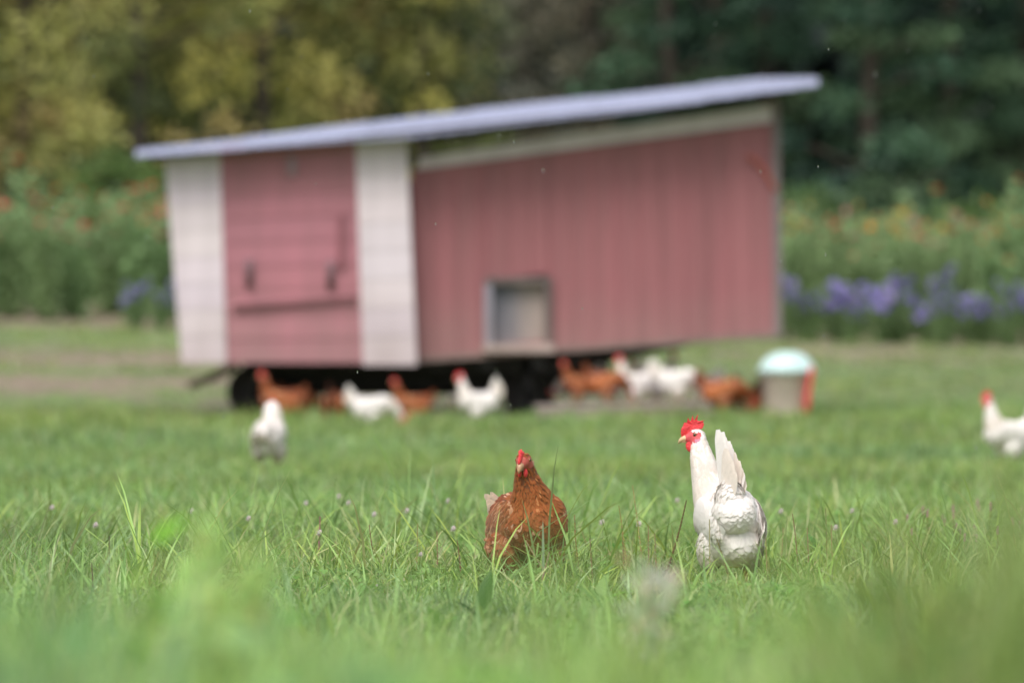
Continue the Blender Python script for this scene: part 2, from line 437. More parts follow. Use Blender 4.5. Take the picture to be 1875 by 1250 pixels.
    # ---- wings
    for sx in (-1, 1):
        sh, tp, drop, out = spec['wing']                 # shoulder, tip, half height, lateral
        sh = Vector((sh[0], sh[1] * sx, sh[2])); tp = Vector((tp[0], tp[1] * sx, tp[2]))
        ax = (tp - sh); Lw = ax.length; axn = ax.normalized(); oy = Vector((0, sx, 0)); oy = (oy - axn * oy.dot(axn)).normalized(); dn = axn.cross(oy).normalized()
        if dn.z > 0: dn = -dn
        wb = MB(); c = sh + ax * .45
        wb.ell(c, (Lw * .46, .020, drop), Matrix((axn, oy, dn)).transposed(), 24, 14)
        k = 420; uu = RNG.uniform(-.92, .95, k); vv = RNG.uniform(-.95, .98, k); ok = uu ** 2 + vv ** 2 < 1; uu = uu[ok]; vv = vv[ok]; k = len(uu)
        hgt = np.sqrt(np.clip(1 - uu ** 2 - vv ** 2, 0, 1))
        c_, a_, o_, d_ = map(np.array, (c, axn, oy, dn))
        B = c_ + np.outer(uu, a_) * Lw * .46 + np.outer(vv, d_) * drop + np.outer(hgt, o_) * .020
        NN = nrm(np.outer(uu, a_) * .12 + np.outer(vv, d_) * .35 + np.outer(hgt + .25, o_))
        DD = a_ + .25 * d_ + RNG.normal(0, .07, (k, 3)); DD = nrm(DD - NN * np.sum(DD * NN, 1, keepdims=True)) + NN * .08
        LL = RNG.uniform(.028, .042, k) * (1 + .5 * (uu > .2)); WW = RNG.uniform(.008, .011, k)
        # flight feathers sweeping past the tip
        k2 = 13; s2 = np.linspace(0, 1, k2)
        B2 = c_ + np.outer(-.1 + .55 * s2, a_) * Lw * .5 + np.outer(.75 - .9 * s2, d_) * drop + o_ * .014
        D2 = nrm(a_ + np.outer(.20 - .25 * s2, d_) - .12 * o_); N2 = nrm(np.tile(o_ + .25 * d_, (k2, 1)))
        B = np.vstack([B, B2]); DD = np.vstack([DD, D2]); NN = np.vstack([NN, N2])
        LL = np.concatenate([LL, np.full(k2, Lw * .52)]); WW = np.concatenate([WW, np.full(k2, .012)])
        nn_ = len(B); rv = RNG.uniform(0, 1, (nn_, 1))
        if white: C = np.tile(cwhite * 1.02, (nn_, 1)) * (.95 + .08 * rv); tip = C
        else:
            C = np.array([.27, .08, .026]) * (.7 + .75 * rv); sp = RNG.random(nn_) < .18; C[sp] = np.array([.50, .25, .13]); C = C * spec.get('tone', 1.0); tip = C * 1.4
        V, F_, CC = feather_arrays(B, DD, NN, LL, WW, C, .06 if not white else .02, .12 if not white else .04, tip)
        wv = np.array(wb.v); wf = np.array([f for f in wb.f]); wc = np.tile(C[0] * .9, (len(wv), 1))
        link('wing', np_mesh('wing', np.vstack([wv, V]), [wf, F_ + len(wv)], M_FEATHER_W if white else M_FEATHER, np.vstack([wc, CC]), True), root)
    # ---- tail: a fan of long feathers in two close rows, folded like a tent
    tb, d0, d1, tl, open_ = spec['tail']
    tb = np.array(tb, float); d0 = nrm(np.array(d0, float)[None])[0]; d1 = nrm(np.array(d1, float)[None])[0]
    lat = nrm(np.cross(d0, d1)[None])[0]
    Bs, Ds, Ns, Ls, Ws, Cs = [], [], [], [], [], []
    back = nrm((d1 - d0)[None])[0]
    for sx in (-1, 1):
        for i in range(16):
            f = i / 15; d = nrm((d0 * (1 - f) + d1 * f + lat * sx * open_ * (.15 + .85 * f) + RNG.normal(0, .012, 3))[None])[0]
            Bs.append(tb + lat * sx * (.003 + .014 * f) + back * .022 * f - d * .02); Ds.append(d)
            Ns.append(lat * sx); Ls.append(tl * (1.1 - .05 * (sx > 0) - spec.get('tf', .42) * f ** .8) * random.uniform(.98, 1.02)); Ws.append(.0175); Cs.append(f)
        for i in range(spec.get('cov', 60)):                              # coverts at the tail's foot
            f = random.random(); g = random.random()
            d = nrm((d0 * (1 - f) + d1 * f + lat * sx * open_ * 1.3 + RNG.normal(0, .04, 3))[None])[0]
            Bs.append(tb + lat * sx * (.010 + .016 * f * (1 - g)) + back * (.03 * f) + d * (g * tl * .34 - .035)); Ds.append(d)
            Ns.append(nrm((lat * sx + back * .3 * f)[None])[0]); Ls.append(tl * random.uniform(.22, .34)); Ws.append(.012); Cs.append(-1)
    Bs, Ds, Ns, Ls, Ws, Cs = map(np.array, (Bs, Ds, Ns, Ls, Ws, Cs)); f = np.clip(Cs, 0, 1)[:, None]
    if white: C = cwhite * RNG.uniform(.95, 1.03, (len(Bs), 1)); C = np.where(f > .3, C * .7 + .3 * np.array([.80, .64, .46]), C); tip = C
    else: C = spec.get('tailcol', np.array([.20, .06, .025])) * RNG.uniform(.8, 1.25, (len(Bs), 1)); tip = C * 1.2
    V, F_, CC = feather_arrays(Bs, Ds, Ns, Ls, Ws, C, -.03, .03, tip, .85, .40)
    link('tail', np_mesh('tail', V, F_, M_FEATHER_W if white else M_FEATHER, CC, True), root)
    # ---- head parts
    def headpart(mb, nm, mats, smooth=True, parent=None):
        o = mb.build(nm, mats, parent or root, smooth)
        if parent is None: o.matrix_local = HM
        return o
    cs = spec.get('comb', 1.0)
    m = MB(); card2d(m, COMB_BIG if white else COMB_SMALL, 0, .0085 if not white else .006, cs, .0016, .9); headpart(m, 'comb', M_COMB, False)
    hw_ = spec.get('hw', .0185)
    for sx in (-1, 1):
        m = MB()
        if white: card2d(m, WATTLE, sx * .0085, .005, spec.get('wat', 1.0), 0, 1.3)
        else: m.ell((.013, sx * .0085, -.033), (.0085, .0058, .0125), Matrix.Rotation(R(-14), 3, 'Y'), 14, 10)
        headpart(m, 'wattle', M_COMB)
    m = MB()
    m.tube([(.022, 0, -.0095), (.030, 0, -.0105), (.037, 0, -.013), (.0425, 0, -.0175), (.0462, 0, -.0245)], [.0098, .0085, .0066, .0042, .0009], 12)
    m.tube([(.022, 0, -.0185), (.032, 0, -.0190), (.040, 0, -.0205)], [.0068, .0052, .0014], 10, flat=.55)
    if not white: m.v = [((x_ - .022) * .95 + .020, y_ * 1.15, (z_ + .01) * 1.2 - .010) for x_, y_, z_ in m.v]
    headpart(m, 'beak', M_BEAK if white else M_BEAK_B)
    for sx in (-1, 1):
        m = MB(); m.ell((0, sx * (hw_ - .0026), 0), (.0058, .0036, .0056), None, 14, 8); m.ell((.0010, sx * (hw_ + .0002), 0), (.0030, .0014, .0030), None, 10, 6, mi=1)
        headpart(m, 'eye', [M_EYE, M_PUPIL])
        m = MB(); m.ell((-.0215, sx * (hw_ - .002), -.0175), (.0062, .0034, .0145) if white else (.0055, .0025, .010), Matrix.Rotation(R(-14), 3, 'Y'), 14, 10)
        headpart(m, 'earlobe', M_LOBE if white else M_LOBE_B)
    return root

# body plans (hen space: x forward, y left, z up, feet at 0)
WHITE_AWAY = dict(
    ells=[((0, 0, .182), (.13, .083, .078), 0), ((.072, .008, .185), (.072, .074, .082), 0), ((-.085, .012, .200), (.070, .062, .060), 0), ((-.088, .022, .232), (.045, .042, .058), 0), ((-.082, .030, .245), (.030, .024, .040), 0), ((-.02, 0, .205), (.10, .066, .066), 12),
          ((-.045, 0, .118), (.088, .072, .068), 0), ((0, .055, .10), (.046, .038, .062), 0), ((0, -.055, .10), (.046, .038, .062), 0)],
    neck=[((.080, .018, .225), .062), ((.096, .038, .285), .043), ((.106, .050, .345), .0335)], eye=(.118, .068, .412), hf=(.225, .974, -.02),
    wing=((.085, .070, .215), (-.118, .058, .152), .050, 1), tail=((-.085, .034, .232), (.10, .06, 1), (-.26, -.20, .85), .200, .04), comb=1.0, wat=1.0, lift=(-.02, .04), ridge=.015, tf=.62, cov=10, sm=14)
BROWN_FRONT = dict(
    ells=[((0, 0, .170), (.13, .085, .080), 0), ((.070, 0, .172), (.072, .080, .088), 0), ((-.095, 0, .182), (.075, .066, .062), 0),
          ((-.085, 0, .105), (.078, .084, .062), 0), ((0, .058, .10), (.05, .040, .060), 0), ((0, -.058, .10), (.05, .040, .060), 0)],
    neck=[((.066, -.008, .205), .066), ((.078, -.026, .262), .041), ((.082, -.036, .300), .030)], eye=(.108, -.054, .343), hf=(.74, -.64, -.26), roll=0.0, facecol=(.42, .085, .065),
    wing=((.085, .074, .200), (-.125, .066, .145), .052, 1), tail=((-.135, -.005, .190), (-.85, -.25, .42), (-1, -.15, -.10), .125, .15), comb=.86, wat=.62, hw=.0215,
    tailcol=np.array([.62, .48, .38]))
SIDE = dict(
    ells=[((0, 0, .190), (.13, .078, .075), -6), ((.070, 0, .200), (.070, .068, .075), 0), ((-.10, 0, .215), (.070, .055, .055), 0),
          ((-.03, 0, .140), (.080, .066, .058), 0), ((0, .050, .115), (.044, .036, .055), 0), ((0, -.050, .115), (.044, .036, .055), 0)],
    neck=[((.085, 0, .235), .056), ((.105, 0, .290), .040), ((.115, 0, .335), .030)], eye=(.130, 0, .385), hf=(1, 0, -.05),
    wing=((.080, .066, .225), (-.125, .055, .170), .046, 1), tail=((-.118, 0, .240), (-.30, 0, 1), (-1, 0, .45), .165, .12), comb=1.0, wat=1.0)
PECK = dict(SIDE, neck=[((.095, 0, .215), .056), ((.150, 0, .190), .040), ((.185, 0, .150), .030)], eye=(.215, 0, .105), hf=(.62, 0, -.78),
            tail=((-.125, 0, .235), (-.5, 0, .8), (-1, 0, .2), .14, .12))
UPAWAY = dict(SIDE, neck=[((.075, 0, .235), .060), ((.070, 0, .290), .050), ((.066, .002, .325), .042)], eye=(.085, .005, .352), hf=(1, .15, -.35), hw=.026,
              tail=((-.12, .0, .200), (-1, .25, .25), (-1, .1, -.35), .12, .25), comb=.8)

HENS = []
def place(root, px, d, scale=1.0, dz=0.0, x=None):
    xx = (px - CX) * d / F_PX if x is None else x
    root.location = (xx, d, g1(xx, d) + dz); root.scale = (scale,) * 3; HENS.append((xx, d))

hen_b = empty('brown_hen', (0, 0, 0), R(-70), label='rust brown hen facing the camera in the short grass, pale spots on her breast', cat='hen')
make_hen('b', hen_b, False, BROWN_FRONT, 6500, .0036); place(hen_b, 967, 15.55)
hen_w = empty('white_hen', (0, 0, 0), R(103), label='large white hen seen from behind in sharp focus, head turned left, tall red comb', cat='hen')
make_hen('w', hen_w, True, WHITE_AWAY, 6500, .0036); place(hen_w, 1336, 15.65)
# middle distance
hen_m = empty('white_hen', (0, 0, 0), R(78), label='small white hen walking away in the grass at left, in front of the coop', cat='hen')
make_hen('m', hen_m, True, UPAWAY, 2400, .006); place(hen_m, 493, 30.0)
hen_s = empty('white_hen', (0, 0, 0), R(205), label='white hen with a raised tail at the right edge of the field', cat='hen')
make_hen('s', hen_s, True, SIDE, 2400, .006); place(hen_s, 1846, 31.5)
# the flock under the coop: three more prototypes, then copies
G_FLOCK = 'hens gathered under the coop'
hen_wp = empty('white_hen', (0, 0, 0), 0, label='plump white hen pecking with lowered head beside a brown hen, under the cream post', cat='hen', group=G_FLOCK)
make_hen('wp', hen_wp, True, PECK, 1500, .008)
hen_bs = empty('brown_hen', (0, 0, 0), 0, label='brown hen standing by the front left wheel of the coop', cat='hen', group=G_FLOCK)
make_hen('bs', hen_bs, False, dict(SIDE, comb=.8, wat=.8, tone=1.2, tail=((-.12, 0, .225), (-.7, 0, .7), (-1, 0, .1), .12, .12)), 1500, .008)
hen_bp = empty('brown_hen', (0, 0, 0), 0, label='tan brown hen turned away, pecking between the wheel and the plump white hen', cat='hen', group=G_FLOCK)
make_hen('bp', hen_bp, False, dict(PECK, comb=.8, wat=.8, tone=1.5), 1500, .008)
hen_wp.rotation_euler.z = R(8); place(hen_wp, 684, 42.6, 1.0, -.06)
hen_bs.rotation_euler.z = R(172); place(hen_bs, 513, 45.2, 1.08, -.06)
hen_bp.rotation_euler.z = R(82); place(hen_bp, 612, 43.6, 1.0, -.04)
flock = [
    (hen_bs, 752, 45.3, 185, .95, 'dark brown hen crouching just right of the plump white pecking hen', -.06),
    (hen_s, 872, 42.4, 186, .92, 'white hen with upright tail, alone between the cream post and the right wheel', 0),
    (hen_bp, 552, 46.2, 15, .95, 'brown hen with lowered head in the shade behind the front left wheel', -.06),
    (hen_bs, 1058, 45.9, 172, .85, 'brown hen standing on the left end of the pallet', .125),
    (hen_bp, 1112, 45.7, 10, .95, 'reddish brown hen with lowered head on the middle of the pallet', .125),
    (hen_s, 1160, 45.8, 200, .92, 'white hen on the pallet, leftmost of the white ones there', .125),
    (hen_wp, 1243, 45.5, 2, 1.05, 'big white hen at the right end of the pallet, head down to the right', .125),
    (hen_s, 1205, 46.4, 20, .98, 'white hen with raised tail in the back row on the pallet', .125),
    (hen_bp, 1325, 45.4, 12, 1.12, 'orange brown hen pecking between the pallet and the waterer', .03),
    (hen_bs, 1372, 46.6, 170, .9, 'brown hen half hidden behind the waterer', 0),
    (hen_bp, 1352, 47.6, 172, .95, 'brown hen at the back, right of the pallet, with lowered head', 0),
    (hen_s, 832, 50.5, 178, .95, 'white hen seen beyond the coop between the two wheels', 0),
    (hen_wp, 1283, 46.3, 185, .9, 'white hen at the back right corner of the pallet, facing left', .125),
    (hen_s, 1128, 46.5, 15, .85, 'small white hen facing right at the back of the pallet', .125),
    (hen_wp, 1052, 46.5, 170, .8, 'small white hen pecking at the back left of the pallet', .125),
]
for src, px, d, rz, s_, lab, dz_ in flock:
    c = copy_tree(src); c.rotation_euler.z = R(rz); c['label'] = lab; c['group'] = G_FLOCK; place(c, px, d, s_, dz_)

# ------------------------------------------------------------------ the coop on wheels
def mat_siding(name, col, var=.1, dirtc=(.25, .2, .17), rough=.55):
    m, t_, p_ = new_mat(name)
    a_ = t_.nodes.new('ShaderNodeAttribute'); a_.attribute_name = 'col'
    tc_ = t_.nodes.new('ShaderNodeTexCoord')
    mp = t_.nodes.new('ShaderNodeMapping'); mp.inputs['Scale'].default_value = (3.0, 3.0, .35); t_.links.new(tc_.outputs['Object'], mp.inputs[0])
    n = t_.nodes.new('ShaderNodeTexNoise'); n.inputs['Scale'].default_value = 2.2; n.inputs['Detail'].default_value = 7; t_.links.new(mp.outputs[0], n.inputs['Vector'])
    rr = t_.nodes.new('ShaderNodeValToRGB'); e = rr.color_ramp.elements
    e[0].position = .33; e[0].color = [c * (1 - var) * .9 + d_ * .1 for c, d_ in zip(col, dirtc)] + [1]; e[1].position = .68; e[1].color = [min(1, c * (1 + var)) for c in col] + [1]
    t_.links.new(n.outputs['Fac'], rr.inputs['Fac'])
    mx_ = t_.nodes.new('ShaderNodeMix'); mx_.data_type = 'RGBA'; mx_.blend_type = 'MULTIPLY'; mx_.inputs['Factor'].default_value = 1
    t_.links.new(rr.outputs['Color'], mx_.inputs['A']); t_.links.new(a_.outputs['Color'], mx_.inputs['B'])
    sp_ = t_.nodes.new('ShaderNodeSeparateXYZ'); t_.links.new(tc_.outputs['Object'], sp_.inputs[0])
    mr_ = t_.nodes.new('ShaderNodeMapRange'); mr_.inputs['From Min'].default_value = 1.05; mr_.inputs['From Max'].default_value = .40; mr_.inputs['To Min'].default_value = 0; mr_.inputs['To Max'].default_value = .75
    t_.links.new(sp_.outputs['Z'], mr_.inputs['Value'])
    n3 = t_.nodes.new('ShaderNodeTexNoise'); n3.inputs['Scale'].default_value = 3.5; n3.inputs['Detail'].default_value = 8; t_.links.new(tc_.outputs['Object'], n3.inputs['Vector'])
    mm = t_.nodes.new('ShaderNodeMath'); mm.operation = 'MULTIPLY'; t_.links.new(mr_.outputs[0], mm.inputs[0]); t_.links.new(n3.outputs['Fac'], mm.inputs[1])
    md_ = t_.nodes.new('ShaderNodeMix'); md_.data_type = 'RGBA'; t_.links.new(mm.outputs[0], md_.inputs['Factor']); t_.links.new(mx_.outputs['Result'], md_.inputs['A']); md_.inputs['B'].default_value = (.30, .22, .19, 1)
    t_.links.new(md_.outputs['Result'], p_.inputs['Base Color']); p_.inputs['Roughness'].default_value = rough
    return m
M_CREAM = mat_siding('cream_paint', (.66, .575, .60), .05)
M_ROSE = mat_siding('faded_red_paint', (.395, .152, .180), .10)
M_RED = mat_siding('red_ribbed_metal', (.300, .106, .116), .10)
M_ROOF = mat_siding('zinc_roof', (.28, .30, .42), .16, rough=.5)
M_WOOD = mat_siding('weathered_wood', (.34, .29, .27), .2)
M_DARKW = mat_simple('dark_wood', (.05, .04, .035), .8, .3)
M_STEEL = mat_simple('dark_steel', (.032, .031, .030), .6, .3, 8, .4)
M_HANDLE = mat_simple('grey_handle', (.19, .115, .125), .6, .2)
M_LATCH = mat_simple('zinc_latch', (.34, .26, .28), .5, .1)
M_RUBBER = mat_simple('tyre_rubber', (.060, .054, .05), .85, .2, 20, .2)
M_RIM = mat_simple('grey_rim', (.06, .055, .055), .6, .2)

coop = empty('chicken_coop', (-.3, 46.9, g1(-.3, 46.9)), 0, label='large red and cream chicken coop on wheels with a sloping metal roof', cat='chicken coop')
def cpart(mb, nm, mat, parent=None, smooth=False):
    o = mb.build(nm, mat, None, smooth); o.parent = parent or coop
    o.matrix_parent_inverse = (parent or coop).matrix_basis.inverted() if parent is None else Matrix.Identity(4)
    return o
bpy.context.view_layer.update()
def XZ(px, py, d=46.0):
    q = W(px, py, d); return q.x, q.z
def quad_pt(q, u, v):
    (x0, z0), (x1, z1), (x2, z2), (x3, z3) = q          # bl br tr tl
    return (x0 * (1 - u) * (1 - v) + x1 * u * (1 - v) + x2 * u * v + x3 * (1 - u) * v,
            z0 * (1 - u) * (1 - v) + z1 * u * (1 - v) + z2 * u * v + z3 * (1 - u) * v)
def lap_siding(q, yf, n, depth=.05, var=.06, step=.016):
    m = MB()
    for k in range(n):
        v0, v1 = k / n, (k + 1) / n; P = []
        for (u, v, y) in ((0, v0, yf - step), (1, v0, yf - step), (1, v0, yf + depth), (0, v0, yf + depth), (0, v1, yf), (1, v1, yf), (1, v1, yf + depth), (0, v1, yf + depth)):
            x, z = quad_pt(q, u, v); P.append((x, y, z))
        c = 1 + random.uniform(-var, var); m.hexa(P, (c, c * random.uniform(.985, 1.015), c * random.uniform(.98, 1.03)))
    return m
YL, YR, YB = 45.80, 46.0, 48.25
Q_C1 = [XZ(335, 664), XZ(417, 664), XZ(405, 272), XZ(304, 284)]
Q_DR = [XZ(417, 664), XZ(666, 664), XZ(652, 256), XZ(405, 272)]
Q_C2 = [XZ(666, 668), XZ(764, 668), XZ(745, 246), XZ(652, 256)]
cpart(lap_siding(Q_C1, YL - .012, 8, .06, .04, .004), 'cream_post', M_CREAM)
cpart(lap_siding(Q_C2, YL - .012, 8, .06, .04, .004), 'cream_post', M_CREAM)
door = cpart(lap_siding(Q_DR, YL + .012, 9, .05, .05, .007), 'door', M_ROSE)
door['label'] = 'faded red door of horizontal boards between the cream posts'
for px, py in ((458, 500), (607, 503)):
    m = MB(); x, z = XZ(px, py)
    m.tube([(x, YL, z + .085), (x, YL - .055, z + .07), (x, YL - .055, z - .07), (x, YL, z - .085)], .018, 8)
    m.box(x - .03, x + .03, YL - .012, YL + .004, z - .11, z + .11)
    o = m.build('handle', M_HANDLE, coop, True); o.matrix_parent_inverse = coop.matrix_basis.inverted()
m = MB(); x0, z0 = XZ(430, 566); x1, z1 = XZ(655, 550)     # flap rail
m.hexa([(x0, YL - .03, z0), (x1, YL - .03, z1), (x1, YL + .01, z1), (x0, YL + .01, z0), (x0, YL - .03, z0 + .035), (x1, YL - .03, z1 + .035), (x1, YL + .01, z1 + .035), (x0, YL + .01, z0 + .035)], (.45, .4, .4))
cpart(m, 'door_rail', M_ROSE)
m = MB(); x0, z0 = XZ(620, 490); m.box(x0, x0 + .055, YL - .022, YL + .01, z0, z0 + .42, (.62, .55, .55)); cpart(m, 'door_batten', M_ROSE)
m = MB(); x0, z0 = XZ(530, 322); m.box(x0, x0 + .06, YL - .03, YL + .01, z0, z0 + .15, (1, 1, 1)); m.tube([(x0 + .03, YL - .045, z0 + .03), (x0 + .03, YL - .045, z0 + .12)], .014, 8); cpart(m, 'latch', M_LATCH)
# ribbed wall on the right, with the hatch left open
wall_q = [XZ(757, 656), XZ(1426, 612), XZ(1418, 224), XZ(752, 312)]
def ribbed(q, u0, u1, va0, va1, yf):
    """ribbed sheet between u0..u1; va0/va1 functions give the v range"""
    m = MB(); n = int((u1 - u0) * 96) + 1; prof = []
    for i in range(n + 1):
        u = u0 + (u1 - u0) * i / n; r = 0 if (i % 6) else .010; prof.append((u, r))
    xs = []
    for u, r in prof: xs.append((u, yf - r))
    for i in range(len(xs) - 1):
        c = 1 + .07 * (vnoise(i * 1.0, 0, 5, 31) - .5) * 2 + random.uniform(-.02, .02)
        P = []
        for (u, y) in (xs[i], xs[i + 1]):
            a0 = quad_pt(q, u, va0); a1 = quad_pt(q, u, va1); P.append(((a0[0], y, a0[1]), (a1[0], y, a1[1]), (a0[0], yf + .03, a0[1]), (a1[0], yf + .03, a1[1])))
        A, B = P
        m.hexa([A[0], B[0], B[2], A[2], A[1], B[1], B[3], A[3]], (c, c, c))
    return m
def merge(ms):
    m = MB()
    for q in ms: m.add(q.v, q.f, list(q.c))
    return m
hu0, hu1, hv0, hv1 = .198, .372, .045, .385
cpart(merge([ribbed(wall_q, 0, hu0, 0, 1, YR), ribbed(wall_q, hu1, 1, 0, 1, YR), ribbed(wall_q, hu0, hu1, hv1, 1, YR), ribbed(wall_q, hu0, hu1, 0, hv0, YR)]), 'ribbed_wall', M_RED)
# hatch: frame, panel set back, sill
hx0, hz0 = XZ(889, 640); hx1, hz1 = XZ(1008, 512)
hatch = MB()
hatch.box(hx0 - .01, hx0 + .055, YR - .05, YR + .10, hz0, hz1, (.85, .95, 1.2)); hatch.box(hx1 - .05, hx1 + .01, YR - .05, YR + .10, hz0 + .02, hz1, (.35, .3, .3))
hatch.box(hx0 - .008, hx1 + .008, YR - .055, YR + .10, hz1 - .035, hz1 + .02, (.42, .38, .38))
hatch_o = cpart(hatch, 'hatch', M_WOOD)
m = MB()
for k_, (fa, fb, cc_) in enumerate(((0, .3, (.44, .54, .70)), (.3, .5, (.52, .58, .68)), (.5, .72, (.74, .74, .75)), (.72, 1, (.92, .88, .84)))):
    wd_ = hx1 - hx0 - .10; m.box(hx0 + .05 + fa * wd_ + .0005, hx0 + .05 + fb * wd_ - .0005, YR + .035, YR + .065, hz0, hz1 - .03, cc_)
o = m.build('hatch_panel', M_WOOD, hatch_o)
m = MB(); m.box(hx0 - .02, hx1 + .03, YR - .09, YR + .10, hz0 - .02, hz0 + .045, (1.35, 1.25, 1.2)); m.build('sill', M_WOOD, hatch_o)
# top board and rafter line
def slab(p, y0, y1, col=(1, 1, 1)):
    m = MB(); (a, b_, c, d_) = p
    m.hexa([(a[0], y0, a[1]), (b_[0], y0, b_[1]), (b_[0], y1, b_[1]), (a[0], y1, a[1]), (d_[0], y0, d_[1]), (c[0], y0, c[1]), (c[0], y1, c[1]), (d_[0], y1, d_[1])], col); return m
cpart(slab([XZ(762, 311), XZ(1417, 223), XZ(1413, 192), XZ(768, 289)], YR - .02, YR + .04), 'top_board', M_CREAM)
cpart(slab([XZ(764, 262), XZ(1425, 184), XZ(1425, 172), XZ(764, 250)], YR + .0, YR + .06), 'rafter', M_DARKW)
cpart(slab([XZ(757, 664), XZ(1426, 618), XZ(1426, 607), XZ(757, 654)], YR - .03, YR + .06, (.55, .45, .42)), 'bottom_trim', M_WOOD)
cpart(slab([XZ(1416, 614), XZ(1432, 614), XZ(1428, 180), XZ(1412, 182)], YR - .035, YR + .08, (.55, .52, .55)), 'corner_post', M_WOOD)
# rest of the box: side walls, back wall (open strip at its top), floor
m = MB()
xl, zl = XZ(335, 664); xlt, zlt = XZ(304, 284); xr, zr = XZ(1426, 612); xrt, zrt = XZ(1424, 180)
m.hexa([(xl + .005, YL + .05, zl), (xl + .04, YL + .05, zl), (xl + .04, YB, zl), (xl + .005, YB, zl), (xlt + .005, YL + .05, zlt), (xlt + .04, YL + .05, zlt), (xlt + .04, YB, zlt + .10), (xlt + .005, YB, zlt + .10)])
m.hexa([(xr - .04, YR + .04, zr), (xr - .005, YR + .04, zr), (xr - .005, YB, zr), (xr - .04, YB, zr), (xrt - .04, YR + .04, zrt - .04), (xrt - .005, YR + .04, zrt - .04), (xrt - .005, YB, zrt + .06), (xrt - .04, YB, zrt + .06)])
cpart(m, 'end_wall', M_RED)
m = MB(); m.hexa([(xl, YB, zl), (xr, YB, zr), (xr, YB + .03, zr), (xl, YB + .03, zl), (xl, YB, 1.80), (xr, YB, 2.26), (xr, YB + .03, 2.26), (xl, YB + .03, 1.80)]); cpart(m, 'back_wall', M_RED)
m = MB(); m.hexa([(xl + .05, YR + .08, zl + .02), (xr - .05, YR + .08, zr + .02), (xr - .05, YB - .01, zr + .02), (xl + .05, YB - .01, zl + .02), (xl + .05, YR + .08, zl + .06), (xr - .05, YR + .08, zr + .06), (xr - .05, YB - .01, zr + .06), (xl + .05, YB - .01, zl + .06)]); cpart(m, 'floor_boards', M_DARKW)
# side of the front bay where it stands proud of the ribbed wall
m = MB(); xa, za = XZ(764, 668); xb, zb = XZ(745, 250); m.hexa([(xa - .03, YL + .05, za), (xa - .004, YL + .05, za), (xa - .004, YR + .02, za), (xa - .03, YR + .02, za), (xb - .03, YL + .05, zb), (xb - .004, YL + .05, zb), (xb - .004, YR + .02, zb), (xb - .03, YR + .02, zb)]); cpart(m, 'bay_side', M_CREAM)
# roof: overlapping ribbed metal sheets sloping down towards the camera
YF, YK = 45.55, 48.45
def roof_pt(u, v):
    pf = (248 + (1498 - 248) * u)
    lowl = np.interp(pf, [248, 500, 750, 1100, 1498], [290, 272, 254, 213, 162]); upl = np.interp(pf, [248, 500, 750, 1100, 1390, 1498], [275, 248, 215, 177, 145, 144])
    a_ = W(pf, float(lowl) - 4, YF); b_ = W(pf, float(upl), YK)
    return a_.lerp(Vector((a_.x + (b_.x - a_.x), b_.y, b_.z)), v)
m = MB(); NS = 6
for s_ in range(NS):
    u0, u1 = s_ / NS - .006, (s_ + 1) / NS + .006; n = 36; off = .007 * (s_ % 2); ext = random.uniform(-.03, .04)
    V = []; F_ = []; cols = []; c = random.uniform(.94, 1.06)
    for i in range(n + 1):
        u = min(max(u0 + (u1 - u0) * i / n, 0), 1); r = .009 if i % 6 == 0 else (.004 if i % 6 == 3 else 0)
        for v in (0, .5, 1):
            q = roof_pt(u, v); V.append((q.x, q.y + (ext if v == 1 else 0), q.z + off + r)); V.append((q.x, q.y + (ext if v == 1 else 0), q.z + off + r - .012)); cols += [(c, c, c)] * 2
    for i in range(n):
        a_ = i * 6; b_ = (i + 1) * 6
        for j in (0, 2):
            F_ += [(a_ + j, b_ + j, b_ + j + 2, a_ + j + 2), (a_ + j + 1, a_ + j + 3, b_ + j + 3, b_ + j + 1)]
        F_ += [(a_, a_ + 1, b_ + 1, b_), (a_ + 4, b_ + 4, b_ + 5, a_ + 5)]
    F_ += [(0, 2, 4, 5, 3, 1), (n * 6, n * 6 + 1, n * 6 + 3, n * 6 + 5, n * 6 + 4, n * 6 + 2)]
    m.add(V, F_, cols)
roof = cpart(m, 'roof', M_ROOF)
m = MB()
for v in (.04, .5, .93):
    a_ = roof_pt(.02, v); b_ = roof_pt(.97, v)
    m.hexa([(a_.x, a_.y, a_.z - .045), (b_.x, b_.y, b_.z - .045), (b_.x, b_.y + .05, b_.z - .045), (a_.x, a_.y + .05, a_.z - .045), (a_.x, a_.y, a_.z - .02), (b_.x, b_.y, b_.z - .02), (b_.x, b_.y + .05, b_.z - .02), (a_.x, a_.y + .05, a_.z - .02)])
o = m.build('purlin', M_DARKW, roof)
# orange cord hooked at the right corner
m = MB(); pts = []
for i in range(9):
    f = i / 8; q = W(1368 + 52 * f, 286 + 62 * f ** 1.7, YR - .05); pts.append(q)
m.tube(pts, .014, 6); o = m.build('cord', mat_simple('orange_cord', (.42, .10, .06), .6), coop); o.matrix_parent_inverse = coop.matrix_basis.inverted()
